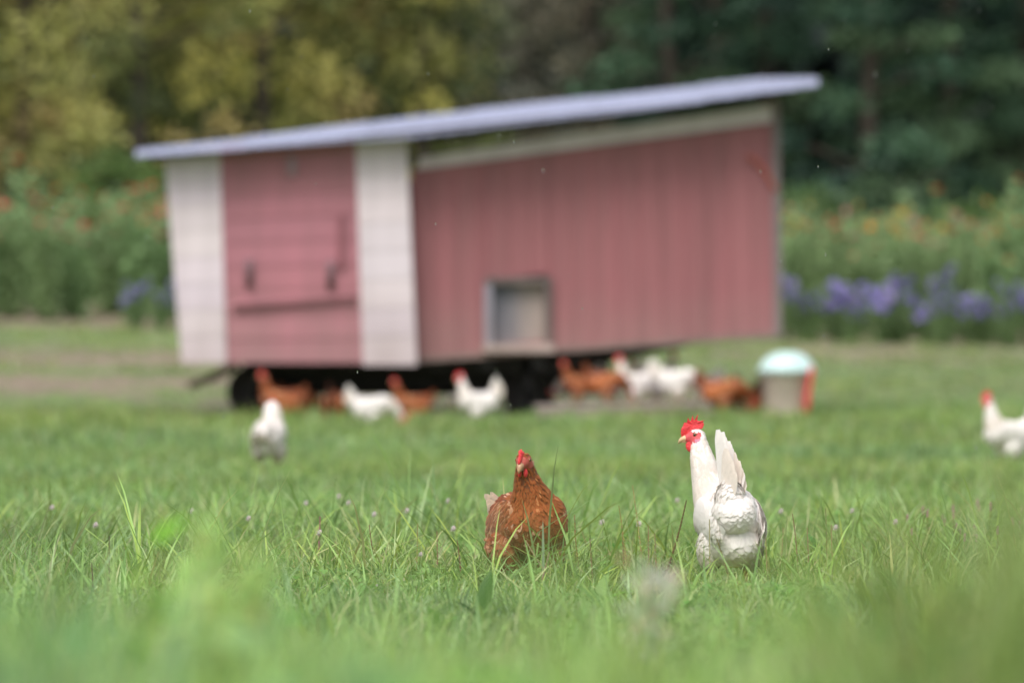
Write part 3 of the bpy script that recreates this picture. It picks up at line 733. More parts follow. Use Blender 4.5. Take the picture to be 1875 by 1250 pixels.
# chassis
m = MB()
for yy in (46.45, 47.75):
    a_ = XZ(440, 676); b_ = XZ(1010, 660); c_ = XZ(1262, 634)
    m.hexa([(a_[0], yy, a_[1] - .02), (b_[0], yy, b_[1] - .11), (b_[0], yy + .10, b_[1] - .11), (a_[0], yy + .10, a_[1] - .02), (a_[0], yy, zl + .0), (b_[0], yy, b_[1] + .14), (b_[0], yy + .10, b_[1] + .14), (a_[0], yy + .10, zl + .0)])
    m.hexa([(b_[0] + .002, yy, b_[1] - .11), (c_[0], yy, c_[1] - .0), (c_[0], yy + .10, c_[1] - .0), (b_[0] + .002, yy + .10, b_[1] - .11), (b_[0] + .002, yy, b_[1] + .14), (c_[0], yy, c_[1] + .08), (c_[0], yy + .10, c_[1] + .08), (b_[0] + .002, yy + .10, b_[1] + .14)])
for px in (470, 560, 640, 720, 800, 890, 985, 1150):
    x, z = XZ(px, 655); m.box(x - .05, x + .05, 46.1, 48.2, z - .09 if px < 1100 else z, z + .06 if px < 1100 else z + .08)
for yy, zb_ in ((46.95, .20), (48.06, .13)):
    a_ = XZ(450, 676); b_ = XZ(1120, 660); m.box(a_[0], b_[0], yy, yy + .05, zb_ + .02, .50)  # deep plates added to block light and keep the underside dark
cpart(m, 'chassis', M_STEEL)
m = MB(); m.tube([W(434, 668, 46.3), W(395, 688, 46.2), W(348, 706, 46.1)], [.035, .035, .03], 8); cpart(m, 'drawbar', mat_simple('rusty_steel', (.10, .055, .04), .8, .3))
for px in (457, 968):
    m = MB(); x, _ = XZ(px, 700); m.tube([(x, 46.60, g1(x, 46.75) + .21), (x, 48.05, g1(x, 47.9) + .21)], .03, 8)
    m.box(x - .04, x + .04, 46.45, 46.55, g1(x, 46.4) + .22, zl + .02)
    m.box(x - .04, x + .04, 47.75, 47.85, g1(x, 48) + .22, zl + .02)
    cpart(m, 'axle', M_STEEL)
def wheel(x, y, r=.22):
    z = g1(x, y) + r - .01
    m = MB(); prof = [(r * .62, -.055), (r * .9, -.065), (r * .985, -.045), (r, -.02), (r, .02), (r * .985, .045), (r * .9, .065), (r * .62, .055), (r * .62, -.055)]
    m.lathe(prof, 28); m.v = [(a_[0], a_[2], a_[1]) for a_ in m.v]
    hub = MB(); hub.lathe([(.001, -.05), (.05, -.05), (.055, -.03), (r * .5, -.02), (r * .6, -.045), (r * .62, -.045), (r * .62, .04), (.001, .04)], 24); hub.v = [(a_[0], a_[2], a_[1]) for a_ in hub.v]
    for q in (m, hub): q.v = [(a_[0] + x, a_[1] + y, a_[2] + z) for a_ in q.v]
    t_ = cpart(m, 'wheel', M_RUBBER, None, True); hub.build('rim', M_RIM, t_, True)
for px in (457, 968):
    x, _ = XZ(px, 700)
    for yy in (46.75, 47.9): wheel(x, yy)

# ------------------------------------------------------------------ trough, waterer
tx, ty = W(1140, 700, 45.9).x, 45.9
tr = empty('wooden_pallet', (tx, ty, g1(tx, ty)), 0, label='low weathered wooden pallet under the coop with hens standing on it', cat='pallet')
for yy in (-.62, 0, .62):
    m = MB(); m.box(-.66, .66, yy - .04, yy + .04, .012, .100, (.9, .85, .85)); m.build('runner', M_WOOD, tr)
for k in range(9):
    m = MB(); yy = -.62 + k * .155; jx = random.uniform(-.03, .03); m.box(-.70 + jx, .70 + jx, yy - .06, yy + .06, .102, .124, (random.uniform(.8, 1.3),) * 3); m.build('board', M_WOOD, tr)
m = MB(); m.box(-.72, -.45, -.665, -.645, .01, .10, (1.6, 1.5, 1.5)); m.build('side_board', M_WOOD, tr)
m = MB(); m.box(-.38, .69, -.665, -.645, .02, .09, (1.2, 1.1, 1.1)); m.build('side_board', M_WOOD, tr)
tr.rotation_euler = (0, R(-1.2), R(2))
wx, wy = W(1441, 700, 45.6).x, 45.6
wt = empty('poultry_waterer', (wx, wy, g1(wx, wy)), 0, label='beige tub waterer with a domed turquoise lid and red handle by the coop', cat='waterer')
m = MB(); m.lathe([(.001, 0), (.185, 0), (.19, .02), (.205, .36), (.215, .37), (.215, .395), (.2, .395), (.19, .37), (.001, .36)], 32); m.build('tub', mat_simple('beige_plastic', (.52, .44, .37), .5, .08), wt, True)
m = MB(); m.lathe([(.224, .372), (.236, .385), (.236, .410), (.225, .420), (.195, .475), (.14, .520), (.07, .545), (.001, .550)], 32)
m.build('lid', mat_simple('turquoise_plastic', (.50, .67, .65), .4, .06), wt, True)
m = MB(); m.tube([(.140, -.175, .02), (.150, -.178, .12), (.160, -.172, .24), (.175, -.170, .30), (.185, -.168, .38), (.19, -.165, .43)], [.042, .044, .030, .034, .030, .018], 12, flat=.6)
m.build('handle', mat_simple('red_plastic', (.66, .075, .07), .45, .15, 9), wt, True)

# ------------------------------------------------------------------ ground
def axis(lst):
    o = [];
    for a_, b_, n in lst: o += list(np.linspace(a_, b_, n, endpoint=False))
    return np.array(o + [lst[-1][1]])
xs = axis([(-160, -20, 20), (-20, -5, 40), (-5, 5, 80), (5, 20, 40), (20, 160, 20)]); ys = axis([(-10, 2, 8), (2, 24, 90), (24, 44, 50), (44, 76, 130), (76, 140, 30), (140, 420, 14)])
X, Y = np.meshgrid(xs, ys); Z = gz(X, Y)
nx_, ny_ = len(xs), len(ys); I = np.arange(nx_ * ny_).reshape(ny_, nx_)
Fq = np.stack([I[:-1, :-1], I[:-1, 1:], I[1:, 1:], I[1:, :-1]], -1).reshape(-1, 4)
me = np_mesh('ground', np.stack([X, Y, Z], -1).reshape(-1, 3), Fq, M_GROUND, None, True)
md = sst(2.7, 2.1, np.abs(X + .45)) * sst(45.3, 46.0, Y) * sst(53, 50.5, Y)  # coop footprint, where bare mud and painted shade lie together
me.attributes.new('mud_shade', 'FLOAT', 'POINT').data.foreach_set('value', md.ravel().astype(np.float32))
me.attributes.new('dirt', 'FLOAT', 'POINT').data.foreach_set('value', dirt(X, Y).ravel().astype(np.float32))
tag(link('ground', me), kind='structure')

# ------------------------------------------------------------------ grass
def blades(bx, by, L, Wd, azi, lean, curve, col, zoff=-.004):
    n = len(bx); bz = gz(bx, by) + zoff
    dx, dy = np.cos(azi), np.sin(azi); px_, py_ = -dy, dx
    V = np.zeros((n, 7, 3)); ts = [0, .4, .75, 1.0]; wd = [.75, 1.0, .6]
    h = np.zeros(n); z = np.zeros(n); k = 0; tp = 0
    tw = RNG.uniform(-.9, .9, n)
    for i, t_ in enumerate(ts):
        if i:
            ang = lean + curve * ((t_ + tp) / 2); st = (t_ - tp) * L; h = h + np.sin(ang) * st; z = z + np.cos(ang) * st
        tp = t_
        cx_, cy_, cz_ = bx + dx * h, by + dy * h, bz + np.maximum(z, .0)
        if i < 3:
            ww = Wd * wd[i] * .5; ct, stt = np.cos(tw * t_ * 2), np.sin(tw * t_ * 2)
            for s_ in (-1, 1):
                V[:, k, 0] = cx_ + s_ * ww * (px_ * ct + dx * stt); V[:, k, 1] = cy_ + s_ * ww * (py_ * ct + dy * stt); V[:, k, 2] = cz_; k += 1
        else: V[:, k] = np.stack([cx_, cy_, cz_], 1)
    b0 = np.arange(n) * 7
    q = np.concatenate([np.stack([b0, b0 + 1, b0 + 3, b0 + 2], 1), np.stack([b0 + 2, b0 + 3, b0 + 5, b0 + 4], 1)])
    tri = np.stack([b0 + 4, b0 + 5, b0 + 6], 1)
    return V.reshape(-1, 3), q, tri, np.repeat(col, 7, 0)

GP = np.array([[.195, .325, .080], [.25, .395, .125], [.30, .40, .085], [.12, .22, .065], [.38, .48, .27], [.47, .44, .23], [.20, .34, .15]])
def grass_col(n, tuft=None, pale=.06):
    k = RNG.choice(len(GP), n, p=[.27, .2, .15, .14, .12, .04, .08]); c = GP[k] * RNG.uniform(.75, 1.25, (n, 1))
    d = RNG.random(n) < pale; c[d] = np.array([.42, .38, .22]) * RNG.uniform(.6, 1.1, (d.sum(), 1))
    return c
def scatter(y0, y1, dens, half=.09, marg=.9):
    wmax = half * y1 + marg; n = int((y1 - y0) * 2 * wmax * dens)
    x = RNG.uniform(-wmax, wmax, n); y = RNG.uniform(y0, y1, n); ok = np.abs(x) < half * y + marg
    return x[ok], y[ok]
def tufted(y0, y1, tdens, per, rad, hfun, w0, marg=.9, lean=(.05, .9), curve=(.2, 1.5), pale=.06, shade=1.0, patch=.8, tv=(.7, 1.25), psc=(1.1, .35)):
    x, y = scatter(y0, y1, tdens, .09, marg)
    k = RNG.poisson(per, len(x)); ti = np.repeat(np.arange(len(x)), k); n = len(ti)
    a_ = RNG.uniform(0, 2 * np.pi, n); rr = rad * np.sqrt(RNG.random(n))
    bx = x[ti] + np.cos(a_) * rr; by = y[ti] + np.sin(a_) * rr
    tt = RNG.uniform(*tv, len(x))[ti]; L = hfun(bx, by) * tt * RNG.uniform(.45, tv[1], n)
    azi = a_ + RNG.normal(0, .9, n); le = RNG.uniform(*lean, n); cu = RNG.uniform(*curve, n)
    tc_ = GP[RNG.choice(4, len(x), p=[.4, .25, .15, .2])] * RNG.uniform(.8, 1.2, (len(x), 1))
    c = grass_col(n, pale=pale) * .6 + tc_[ti] * .4
    big = vnoise(bx, by, psc[0], 41) * .5 + vnoise(bx, by, psc[1], 42) * .5
    c = c * shade * (1 - patch * .5 + patch * big)[:, None]; yl = vnoise(bx, by, 2.3, 43)[:, None]; c = c * (1 + np.array([.28, .08, -.2]) * (yl - .4))
    if y1 < 12:                                          # near grass tinted darker and browner to the right, bluer to the left
        rt = (sst(.050, .082, bx / by) * (.55 + .45 * vnoise(bx, by, .16, 45)))[:, None]; c = c * (1 - rt) + rt * c * np.array([.62, .56, .42])
        lf_ = (sst(-.03, -.08, bx / by) * vnoise(bx, by, .3, 46))[:, None]; c = c * (1 - lf_) + lf_ * c * np.array([.62, .80, .95])
    keep = np.ones(n, bool)
    for (hx, hy_) in HENS:
        r_ = .10 if hy_ < 20 else .14
        keep &= (bx - hx) ** 2 + (by - hy_) ** 2 > r_ ** 2
    keep &= RNG.random(n) > dirt(bx, by) * .8
    Wd = w0 * RNG.uniform(.6, 1.35, n)
    return [q[keep] for q in (bx, by, L, Wd, azi, le, cu, c)]
hA = lambda x, y: .062 + .055 * vnoise(x, y, .8, 51) ** 2 + .05 * sst(.74, .9, vnoise(x, y, 1.3, 52)) + .05 * sst(-.8, -1.4, x) * sst(17.5, 15.5, y) + .045 * sst(.9, 1.5, x) * sst(20, 16, y)
hB = lambda x, y: .085 + .08 * vnoise(x, y, 1.3, 53) ** 2
hC = lambda x, y: .055 + .04 * vnoise(x, y, 2, 54)
def hF(x, y):
    top = .70 - .0515 * y + .030 * (vnoise(x, y, .35, 61) - .5) * 2 * np.clip(y / 6, .4, 1)
    top = top + (.022 * y) * sst(.046, .078, x / y) + .008 * y * sst(-.05, -.085, x / y)
    return np.clip(top, .07, .62)
parts = [
    tufted(9.2, 24, 115, 17, .045, hA, .0042, .75, pale=.10),
    tufted(9.2, 24, 26, 7, .05, lambda x, y: hA(x, y) * (1.5 + 1.3 * vnoise(x, y, .45, 66)), .0060, .75, (.02, .7), (.3, 1.7), .12, 1.2),
    tufted(24, 34, 55, 12, .06, hB, .0075, .9),
    tufted(34, 51, 32, 9, .08, hB, .011, 1.0, pale=.1),
    tufted(51, 72, 16, 8, .10, hC, .015, 1.2, pale=.25),
    tufted(2.6, 9.3, 70, 12, .06, hF, .0075, .35, (.0, .28), (.1, .9), .07, 1.3, 1.8, (.78, 1.16), (.7, .15)),
    tufted(5.0, 11.5, 40, 9, .06, lambda x, y: hF(x, y) * .75, .0065, .4, (.05, .6), (.2, 1.2), .1, 1.25, 1.7, (.70, 1.05), (.7, .15)),
]
arr = [np.concatenate([q[i] for q in parts]) for i in range(8)]
V, q, tri, c = blades(*arr)
tag(link('grass', np_mesh('grass', V, [q, tri], M_GRASS, c)), label='green meadow grass covering the field', cat='grass', kind='stuff')
print('blades', len(arr[0]))

# low broad leaves (clover) between the blades
def leaf_cards(P, A, B, C, fold=.0):
    """rhombic leaves: P base, A length vector, B half width vector"""
    n = len(P); V = np.zeros((n, 4, 3)); V[:, 0] = P; V[:, 1] = P + A * .45 + B; V[:, 2] = P + A; V[:, 3] = P + A * .45 - B
    i = np.arange(n) * 4; return V.reshape(-1, 3), np.stack([i, i + 1, i + 2, i + 3], 1), np.repeat(C, 4, 0)
x, y = scatter(9.5, 26, 620, .09, .6); cl = vnoise(x, y, .6, 71) > .6; x, y = x[cl], y[cl]
keep = np.ones(len(x), bool)
for (hx, hy_) in HENS: keep &= (x - hx) ** 2 + (y - hy_) ** 2 > .01
x, y = x[keep], y[keep]; n = len(x); hh = RNG.uniform(.015, .06, n)
VV = []; CC = []; FF = []; base = 0
a0 = RNG.uniform(0, 6.28, n); cc = np.array([.23, .37, .11]) * RNG.uniform(.7, 1.35, (n, 1)) * (1 + np.array([.2, 0, .2]) * RNG.normal(0, .5, (n, 1)))
tilt = RNG.normal(0, .35, (n, 2)); sz = RNG.uniform(.007, .013, n)
for k in range(3):
    a_ = a0 + k * 2.094; P = np.stack([x, y, gz(x, y) + hh], 1)
    A = np.stack([np.cos(a_), np.sin(a_), np.cos(a_) * tilt[:, 0] + np.sin(a_) * tilt[:, 1]], 1) * (sz * 1.5)[:, None]
    B = np.stack([-np.sin(a_), np.cos(a_), -np.sin(a_) * tilt[:, 0] + np.cos(a_) * tilt[:, 1]], 1) * (sz * .7)[:, None]
    v, f, c = leaf_cards(P, A, B, np.clip(cc, .01, 1)); VV.append(v); FF.append(f + base); CC.append(c); base += len(v)
tag(link('clover_leaves', np_mesh('clover_leaves', np.vstack(VV), np.vstack(FF), M_PLANT, np.vstack(CC))), label='low three-lobed clover leaves among the grass', cat='ground cover', kind='stuff')

# ------------------------------------------------------------------ seed stalks, clover blossoms, weeds
def stalk(p0, p1, bend, thick, r0=.0013, spike=.62, colr=(.20, .13, .07), lab=None, grp=None, cat='seed stalk'):
    p0 = Vector(p0); p1 = Vector(p1); d = p1 - p0
    root = empty('seed_stalk', p0, 0, label=lab, cat=cat, group=grp)
    pts = [d * t_ + Vector((bend * math.sin(math.pi * t_), 0, 0)) for t_ in np.linspace(0, 1, 9)]
    k = max(2, int(9 * (1 - spike)))
    m = MB(); m.tube(pts[:k + 1], r0, 6, (.20, .20, .08)); m.build('stem', M_STEM, root, True)
    m = MB(); sp = pts[k:]; m.tube(sp, [r0 * 1.2] * len(sp), 6, colr)
    Ls = (sp[-1] - sp[0]).length; ns = int(Ls / .0024)
    for i in range(ns):
        f = i / ns * (len(sp) - 1); j = min(int(f), len(sp) - 2); q = sp[j].lerp(sp[j + 1], f - j)
        for a_ in (0, 1):
            th = i * 2.4 + a_ * 3.14; rr = thick * (1 - .45 * i / ns)
            c = [k_ * random.uniform(.7, 1.5) for k_ in colr]
            m.ell(q + Vector((math.cos(th) * rr * .6, math.sin(th) * rr * .6, 0)), (rr * .55, rr * .55, .0022), None, 5, 3, c)
    m.build('seed_head', M_STEM, root)
    return root
ORDS = 'first second third fourth fifth sixth seventh eighth ninth tenth eleventh twelfth thirteenth fourteenth fifteenth sixteenth seventeenth eighteenth nineteenth twentieth twenty-first twenty-second twenty-third twenty-fourth twenty-fifth'.split(' ')
LS = 'slender seed stalk, %s from the left of those around the front hens'
STK = [(1068, 1030, 1052, 942, 15.3, -.006, .0034, (.22, .20, .07)), (1150, 1040, 1133, 925, 15.2, .004, .0026, (.26, .24, .08)), (1142, 1030, 1138, 962, 15.35, .003, .0034, (.18, .16, .06)),
       (1180, 1045, 1158, 888, 15.3, .003, .0024, (.32, .29, .12)), (845, 1040, 837, 988, 15.3, .002, .0022, (.2, .13, .07)), (762, 1010, 765, 958, 15.6, 0, .0022, (.28, .26, .1)),
       (1300, 1040, 1299, 950, 15.2, 0, .0019, (.3, .26, .12)), (1462, 1050, 1451, 940, 15.4, .004, .0022, (.2, .13, .07)), (1188, 1035, 1187, 962, 15.5, 0, .0022, (.26, .2, .1)),
       (1203, 1030, 1199, 976, 15.5, 0, .0026, (.25, .22, .1)), (1087, 1050, 1080, 985, 15.1, 0, .0022, (.2, .16, .08)), (1030, 1062, 963, 990, 15.1, -.006, .0023, (.3, .22, .13)),
       (802, 1040, 800, 972, 15.7, 0, .0022, (.25, .18, .1)), (1340, 1052, 1312, 985, 15.1, .004, .0026, (.16, .12, .05)), (1406, 1050, 1402, 985, 15.4, 0, .0018, (.28, .22, .1)),
       (200, 1075, 200, 980, 14.4, 0, .0018, (.10, .07, .05)), (172, 1080, 168, 1030, 14.3, 0, .0022, (.12, .07, .06)), (1482, 1050, 1478, 965, 15.8, 0, .002, (.3, .22, .12)),
       (1515, 1020, 1512, 930, 16.0, 0, .002, (.2, .2, .08)), (1430, 1040, 1434, 965, 16.2, 0, .002, (.3, .24, .12)), (985, 1062, 1006, 1010, 15.0, 0, .0024, (.30, .18, .14)),
       (1525, 1050, 1522, 960, 15.5, 0, .002, (.3, .22, .12)), (583, 1000, 586, 945, 16.6, 0, .0028, (.30, .10, .14)), (690, 1020, 676, 960, 15.5, 0, .0022, (.2, .13, .07))]
for (x0, y0, x1, y1, d, bd, th, c_) in STK:
    a_ = W(x0, y0, d); b_ = W(x1, y1, d); a_.z = min(a_.z, g1(a_.x, a_.y) + .002); stalk(a_, b_, bd, th, .0011, .6, c_, LS % ORDS[sorted(q[2] for q in STK).index(x1)], 'seed stalks in the grass')
a_ = W(1206, 1040, 15.2); b_ = W(1257, 915, 15.2); a_.z = g1(a_.x, a_.y)
stalk(a_, b_, .006, .0036, .0014, .8, (.12, .085, .035), 'dark bumpy seed stalk leaning right, just left of the large white hen')

def blossom_ball(root, col, r, n=90, name='blossom', z=0):
    m = MB(); m.ell((0, 0, z), (r * .55, r * .55, r * .5), None, 8, 6, [c * .8 for c in col])
    for i in range(n):
        v = Vector((random.gauss(0, 1), random.gauss(0, 1), random.gauss(.3, 1))).normalized(); s_ = v.cross(Vector((.3, .2, 1))).normalized() * r * .12
        c = [k * random.uniform(.75, 1.1) for k in col]; b0 = v * r * .35 + Vector((0, 0, z)); b1 = v * r * random.uniform(.8, 1.1) + Vector((0, 0, z))
        m.add([b0 - s_, b0 + s_, b1 + s_ * .6, b1 - s_ * .6], [(0, 1, 2, 3)], c)
    return m.build(name, M_FLOWER, root)
cf = empty('clover_flower', (0, 0, 0), 0, label='round pale clover blossom in the grass', cat='clover flower', group='clover blossoms in the grass')
m = MB(); m.tube([(0, 0, 0), (.004, 0, .05), (0, 0, .098)], .001, 5, (.2, .26, .1)); m.build('stem', M_STEM, cf); blossom_ball(cf, (.90, .85, .80), .0082, z=.105)
CLF = [(685, 907, 17.5), (745, 903, 17.8), (638, 888, 18.5), (175, 957, 16.6), (620, 868, 19.5), (1102, 940, 16.8), (1170, 944, 16.6), (560, 905, 18.5), (455, 930, 17.2), (830, 960, 16.4), (1560, 900, 18.0),
       (1640, 930, 16.8), (1240, 880, 19.0), (1530, 950, 16.4), (585, 960, 16.0), (820, 885, 18.8), (350, 900, 18.0), (1430, 905, 17.9), (95, 900, 18.2), (770, 1015, 15.2), (690, 1080, 14.5)]
for i, (px, py, d) in enumerate(CLF):
    c = cf if i == 0 else copy_tree(cf); c['label'] = 'round pale clover blossom, %s from the left in the grass' % ORDS[sorted(q[0] for q in CLF).index(px)]; q = W(px, py, d); z = g1(q.x, d); hgt = max(.05, q.z - z); c.location = (q.x, d, z); k = hgt / .105; c.scale = (min(k, 1.25),) * 3
pf = empty('pink_knotweed', (0, 0, 0), 0, label='pink knotweed spike in the grass near the right edge', cat='wildflower', group='pink knotweed spikes at the right')
m = MB(); m.tube([(0, 0, 0), (.01, 0, .08), (.004, 0, .17)], .0015, 5, (.25, .12, .07)); m.build('stem', M_STEM, pf)
m = MB()
for i in range(42):
    f = i / 42; th = i * 2.4; m.ell((.004 + math.cos(th) * .004, math.sin(th) * .004, .165 + f * .035), (.0026, .0026, .003), None, 5, 3, [k * random.uniform(.8, 1.2) for k in (.50, .30, .32)])
m.build('blossom', M_FLOWER, pf)
m = MB()
for i in range(5):
    a_ = i * 2.2; z = .03 + .025 * i; d = Vector((math.cos(a_), math.sin(a_), .35)); s_ = Vector((-math.sin(a_), math.cos(a_), 0)) * .006; p0 = Vector((.004, 0, z)); m.add([p0, p0 + d * .022 + s_, p0 + d * .05, p0 + d * .022 - s_], [(0, 1, 2, 3)], (.12, .22, .06))
m.build('leaf', M_PLANT, pf)
for i in range(30):
    c = pf if i == 0 else copy_tree(pf); d = random.uniform(16.2, 20); px = random.uniform(1660, 1890); q = W(px, 0, d); c.location = (q.x, d, g1(q.x, d)); c.rotation_euler.z = random.uniform(0, 6); s_ = random.uniform(.4, .75); c.scale = (s_,) * 3

def broad_leaf(m, p, az_, el_, L, wd, col, droop=.5, n=6, fold=.25):
    """leaf blade with a folded midrib, drooping at the tip"""
    p = Vector(p); V = []; F_ = []; cs = []
    for i in range(n + 1):
        t_ = i / n; e = el_ - droop * t_ * 1.6; d = Vector((math.cos(az_) * math.cos(e), math.sin(az_) * math.cos(e), math.sin(e)))
        if i: p = p + d * L / n
        s_ = Vector((-math.sin(az_), math.cos(az_), 0)); up = s_.cross(d) * -1; ww = wd * math.sin(math.pi * min(1, t_ * .93 + .07)) ** .75
        V += [p - s_ * ww + up * ww * fold, p, p + s_ * ww + up * ww * fold]; k = random.uniform(.95, 1.05); cs += [[c * k for c in col]] * 3
    for i in range(n):
        for k in (0, 1): F_.append((i * 3 + k, i * 3 + k + 1, i * 3 + 3 + k + 1, i * 3 + 3 + k))
    m.add(V, F_, cs)
def weed(px, d, h, label, stems=4, lf=9, lsize=.06, lw=.4, cols=((.15, .27, .05),), stemcol=(.17, .12, .06), seed=1, flower=None, name='tall_weed', spread=.10, cat='weed', fl=.014):
    random.seed(seed); x = (px - CX) * d / F_PX; root = empty(name, (x, d, g1(x, d)), 0, label=label, cat=cat)
    ms = MB(); ml = MB(); tips = []
    for s_ in range(stems):
        a_ = random.uniform(0, 6.28); hh = h * random.uniform(.65, 1) if s_ else h; o = Vector((math.cos(a_), math.sin(a_), 0)) * spread * random.uniform(.3, 1)
        pts = [Vector((0, 0, 0)) + o * (t_ ** 1.5) + Vector((0, 0, hh * t_)) for t_ in np.linspace(0, 1, 6)]
        ms.tube(pts, [.004, .0036, .003, .0026, .002, .0014], 6, stemcol); tips.append(pts[-1])
        for i in range(lf):
            t_ = .12 + .88 * i / lf; j = min(int(t_ * 5), 4); p = pts[j].lerp(pts[j + 1], t_ * 5 - j)
            c = random.choice(cols); c = [k * random.uniform(.8, 1.2) for k in c]
            broad_leaf(ml, p, i * 2.4 + a_, random.uniform(.2, .9), lsize * random.uniform(.6, 1.2) * (1.1 - .4 * t_), lsize * lw * .5, c, random.uniform(.2, .6))
    ms.build('stem', M_STEM, root, True); ml.build('foliage', M_PLANT, root, True)
    if flower:
        for q in tips:
            m = MB()
            for i in range(60 if fl < .02 else 110):
                v = Vector((random.gauss(0, fl), random.gauss(0, fl), random.gauss(0, fl * 1.3))); e = (.006, .006, .007); m.ell(q + v, e, None, 5, 3, [k * random.uniform(.8, 1.2) for k in flower])
            m.build('seed_head', M_FLOWER, root)
    return root
LG1, LG2, LG3 = (.34, .60, .08), (.26, .48, .12), (.46, .60, .16)
weed(285, 7.6, .46, 'blurred tall weed with reddish stem and bright green top leaf at left', 4, 8, .085, .7, (LG1, LG1, LG2), (.26, .22, .10), 3, spread=.05)
weed(372, 7.0, .42, 'blurred leafy weed with pale yellow-green crown, right of the reddish-stemmed weed', 6, 12, .085, .7, (LG3, LG3, LG1), (.22, .3, .09), 4, (.50, .66, .22))
weed(330, 8.4, .30, 'low dark leafy weed in front of the left blurred weeds', 8, 10, .10, .6, ((.08, .19, .05), (.15, .32, .08)), (.1, .12, .05), 5)
weed(515, 8.0, .31, 'blurred green weed between the pale-crowned weed and the brown hen', 5, 9, .08, .6, (LG2,), (.22, .3, .12), 6, None, spread=.06)
weed(480, 5.6, .42, 'soft blurred weed with broad blue-green leaves in the near grass', 5, 9, .10, .7, ((.22, .44, .20), (.26, .46, .18)), (.2, .3, .12), 7)
weed(620, 4.6, .46, 'soft light green weed nearest the camera, left of centre', 5, 10, .11, .7, ((.30, .52, .16), (.24, .44, .12)), (.2, .3, .12), 21)
weed(900, 4.9, .43, 'bright green blurred weed low in the middle foreground', 5, 10, .11, .7, ((.28, .50, .08), (.20, .40, .08)), (.2, .3, .12), 22)
weed(730, 6.8, .19, 'short blurred weed with brown heads in the near grass below centre', 3, 7, .05, .5, (LG2,), (.2, .17, .10), 8, (.26, .19, .13), spread=.05)
weed(1300, 5.2, .43, 'pale blurred weed in the foreground below the large white hen', 5, 10, .10, .7, ((.36, .48, .22), (.26, .42, .12)), (.2, .3, .12), 23)
weed(1200, 8.2, .30, 'blurred fluffy cream seed head between the two front hens, near the camera', 1, 6, .05, .5, (LG2,), (.25, .27, .14), 9, (.66, .66, .52), spread=.012, fl=.021)
weed(1690, 6.0, .44, 'tall dark weed with broad leaves in the near right corner', 6, 11, .08, .5, ((.10, .22, .06), (.14, .28, .07)), (.18, .14, .07), 10, None, spread=.16)
weed(1815, 5.4, .48, 'very tall brown-stemmed weed nearest the right edge', 7, 12, .08, .45, ((.08, .17, .05), (.14, .22, .07)), (.21, .15, .08), 11, None, spread=.16)
weed(1560, 6.6, .33, 'olive weed with drying stems, left of the tall dark weed', 5, 9, .06, .45, ((.20, .30, .09), (.26, .3, .11)), (.26, .20, .12), 12, None, spread=.12)
weed(170, 5.0, .46, 'soft dark green weed in the near grass at lower left', 6, 10, .10, .6, ((.14, .30, .12), (.18, .34, .12)), (.16, .2, .1), 24)
weed(60, 5.8, .44, 'blue-green blurred weed in the lower left corner', 6, 10, .10, .5, ((.16, .32, .17), (.22, .38, .2)), (.16, .2, .1), 25)
weed(760, 5.4, .39, 'yellow-green soft weed low in the foreground left of the brown hen', 5, 9, .09, .7, ((.42, .58, .14),), (.25, .3, .12), 26)
weed(1060, 5.2, .40, 'soft mid-green weed at the bottom between the two front hens', 5, 9, .10, .7, ((.20, .40, .09), (.3, .5, .12)), (.2, .3, .12), 27)
weed(1430, 6.4, .27, 'low olive weed with drying tips below the large white hen', 4, 8, .055, .5, ((.22, .34, .09),), (.24, .2, .1), 14, None)
weed(1905, 6.5, .50, 'dark leafy weed cut by the right edge of the frame', 6, 12, .08, .5, ((.07, .16, .05),), (.12, .1, .05), 13)
RO = [(120, 13.2), (235, 15.2), (330, 17.0), (420, 13.8), (520, 16.2), (655, 14.6), (720, 18.0), (800, 13.2), (1010, 13.0), (1095, 14.4), (1120, 17.6), (1240, 13.6), (1275, 17.0), (1440, 14.6), (1500, 17.4), (1580, 14.0), (1660, 15.6), (1760, 14.4), (1820, 16.8), (60, 17.4)]
for i, (px, d) in enumerate(sorted(RO)):
    random.seed(300 + i); x = W(px, 0, d).x; o = empty('plantain_rosette', (x, d, g1(x, d)), 0, label='low broad-leaved plantain rosette, %s from the left in the grass' % ORDS[i], cat='weed', group='broad-leaved rosettes in the grass')
    for k in range(random.randint(5, 8)):
        m = MB(); c0 = random.choice([(.16, .32, .07), (.22, .38, .10), (.12, .25, .06)]); broad_leaf(m, (0, 0, 0), k * 1.1 + random.uniform(-.3, .3), random.uniform(.7, 1.3), random.uniform(.06, .12), random.uniform(.010, .017), [q * random.uniform(.85, 1.2) for q in c0], random.uniform(.35, .6), 7, .3); m.build('leaf', M_PLANT, o, True)
# dock leaves near the brown hen
random.seed(20)
x = W(884, 0, 13.6).x; dk = empty('dock_plant', (x, 13.6, g1(x, 13.6)), 0, label='dark green dock leaf standing in front of the brown hen', cat='weed')
m = MB(); broad_leaf(m, (0, 0, .0), R(60), R(85), .135, .021, (.055, .145, .018), .28, 8, .35); broad_leaf(m, (-.01, 0, 0), R(200), R(65), .09, .018, (.05, .12, .03), .5, 8); broad_leaf(m, (.01, -.01, 0), R(290), R(50), .08, .016, (.07, .17, .03), .5, 8); m.build('leaf', M_PLANT, dk, True)
x = W(612, 0, 14.2).x; dk = empty('dock_plant', (x, 14.2, g1(x, 14.2)), 0, label='small dark dock leaf in the grass left of the brown hen', cat='weed')
m = MB(); broad_leaf(m, (0, 0, .0), R(100), R(85), .075, .014, (.06, .15, .02), .3, 8, .4); broad_leaf(m, (0, 0, 0), R(330), R(60), .05, .012, (.05, .13, .03), .5, 8); m.build('leaf', M_PLANT, dk, True)
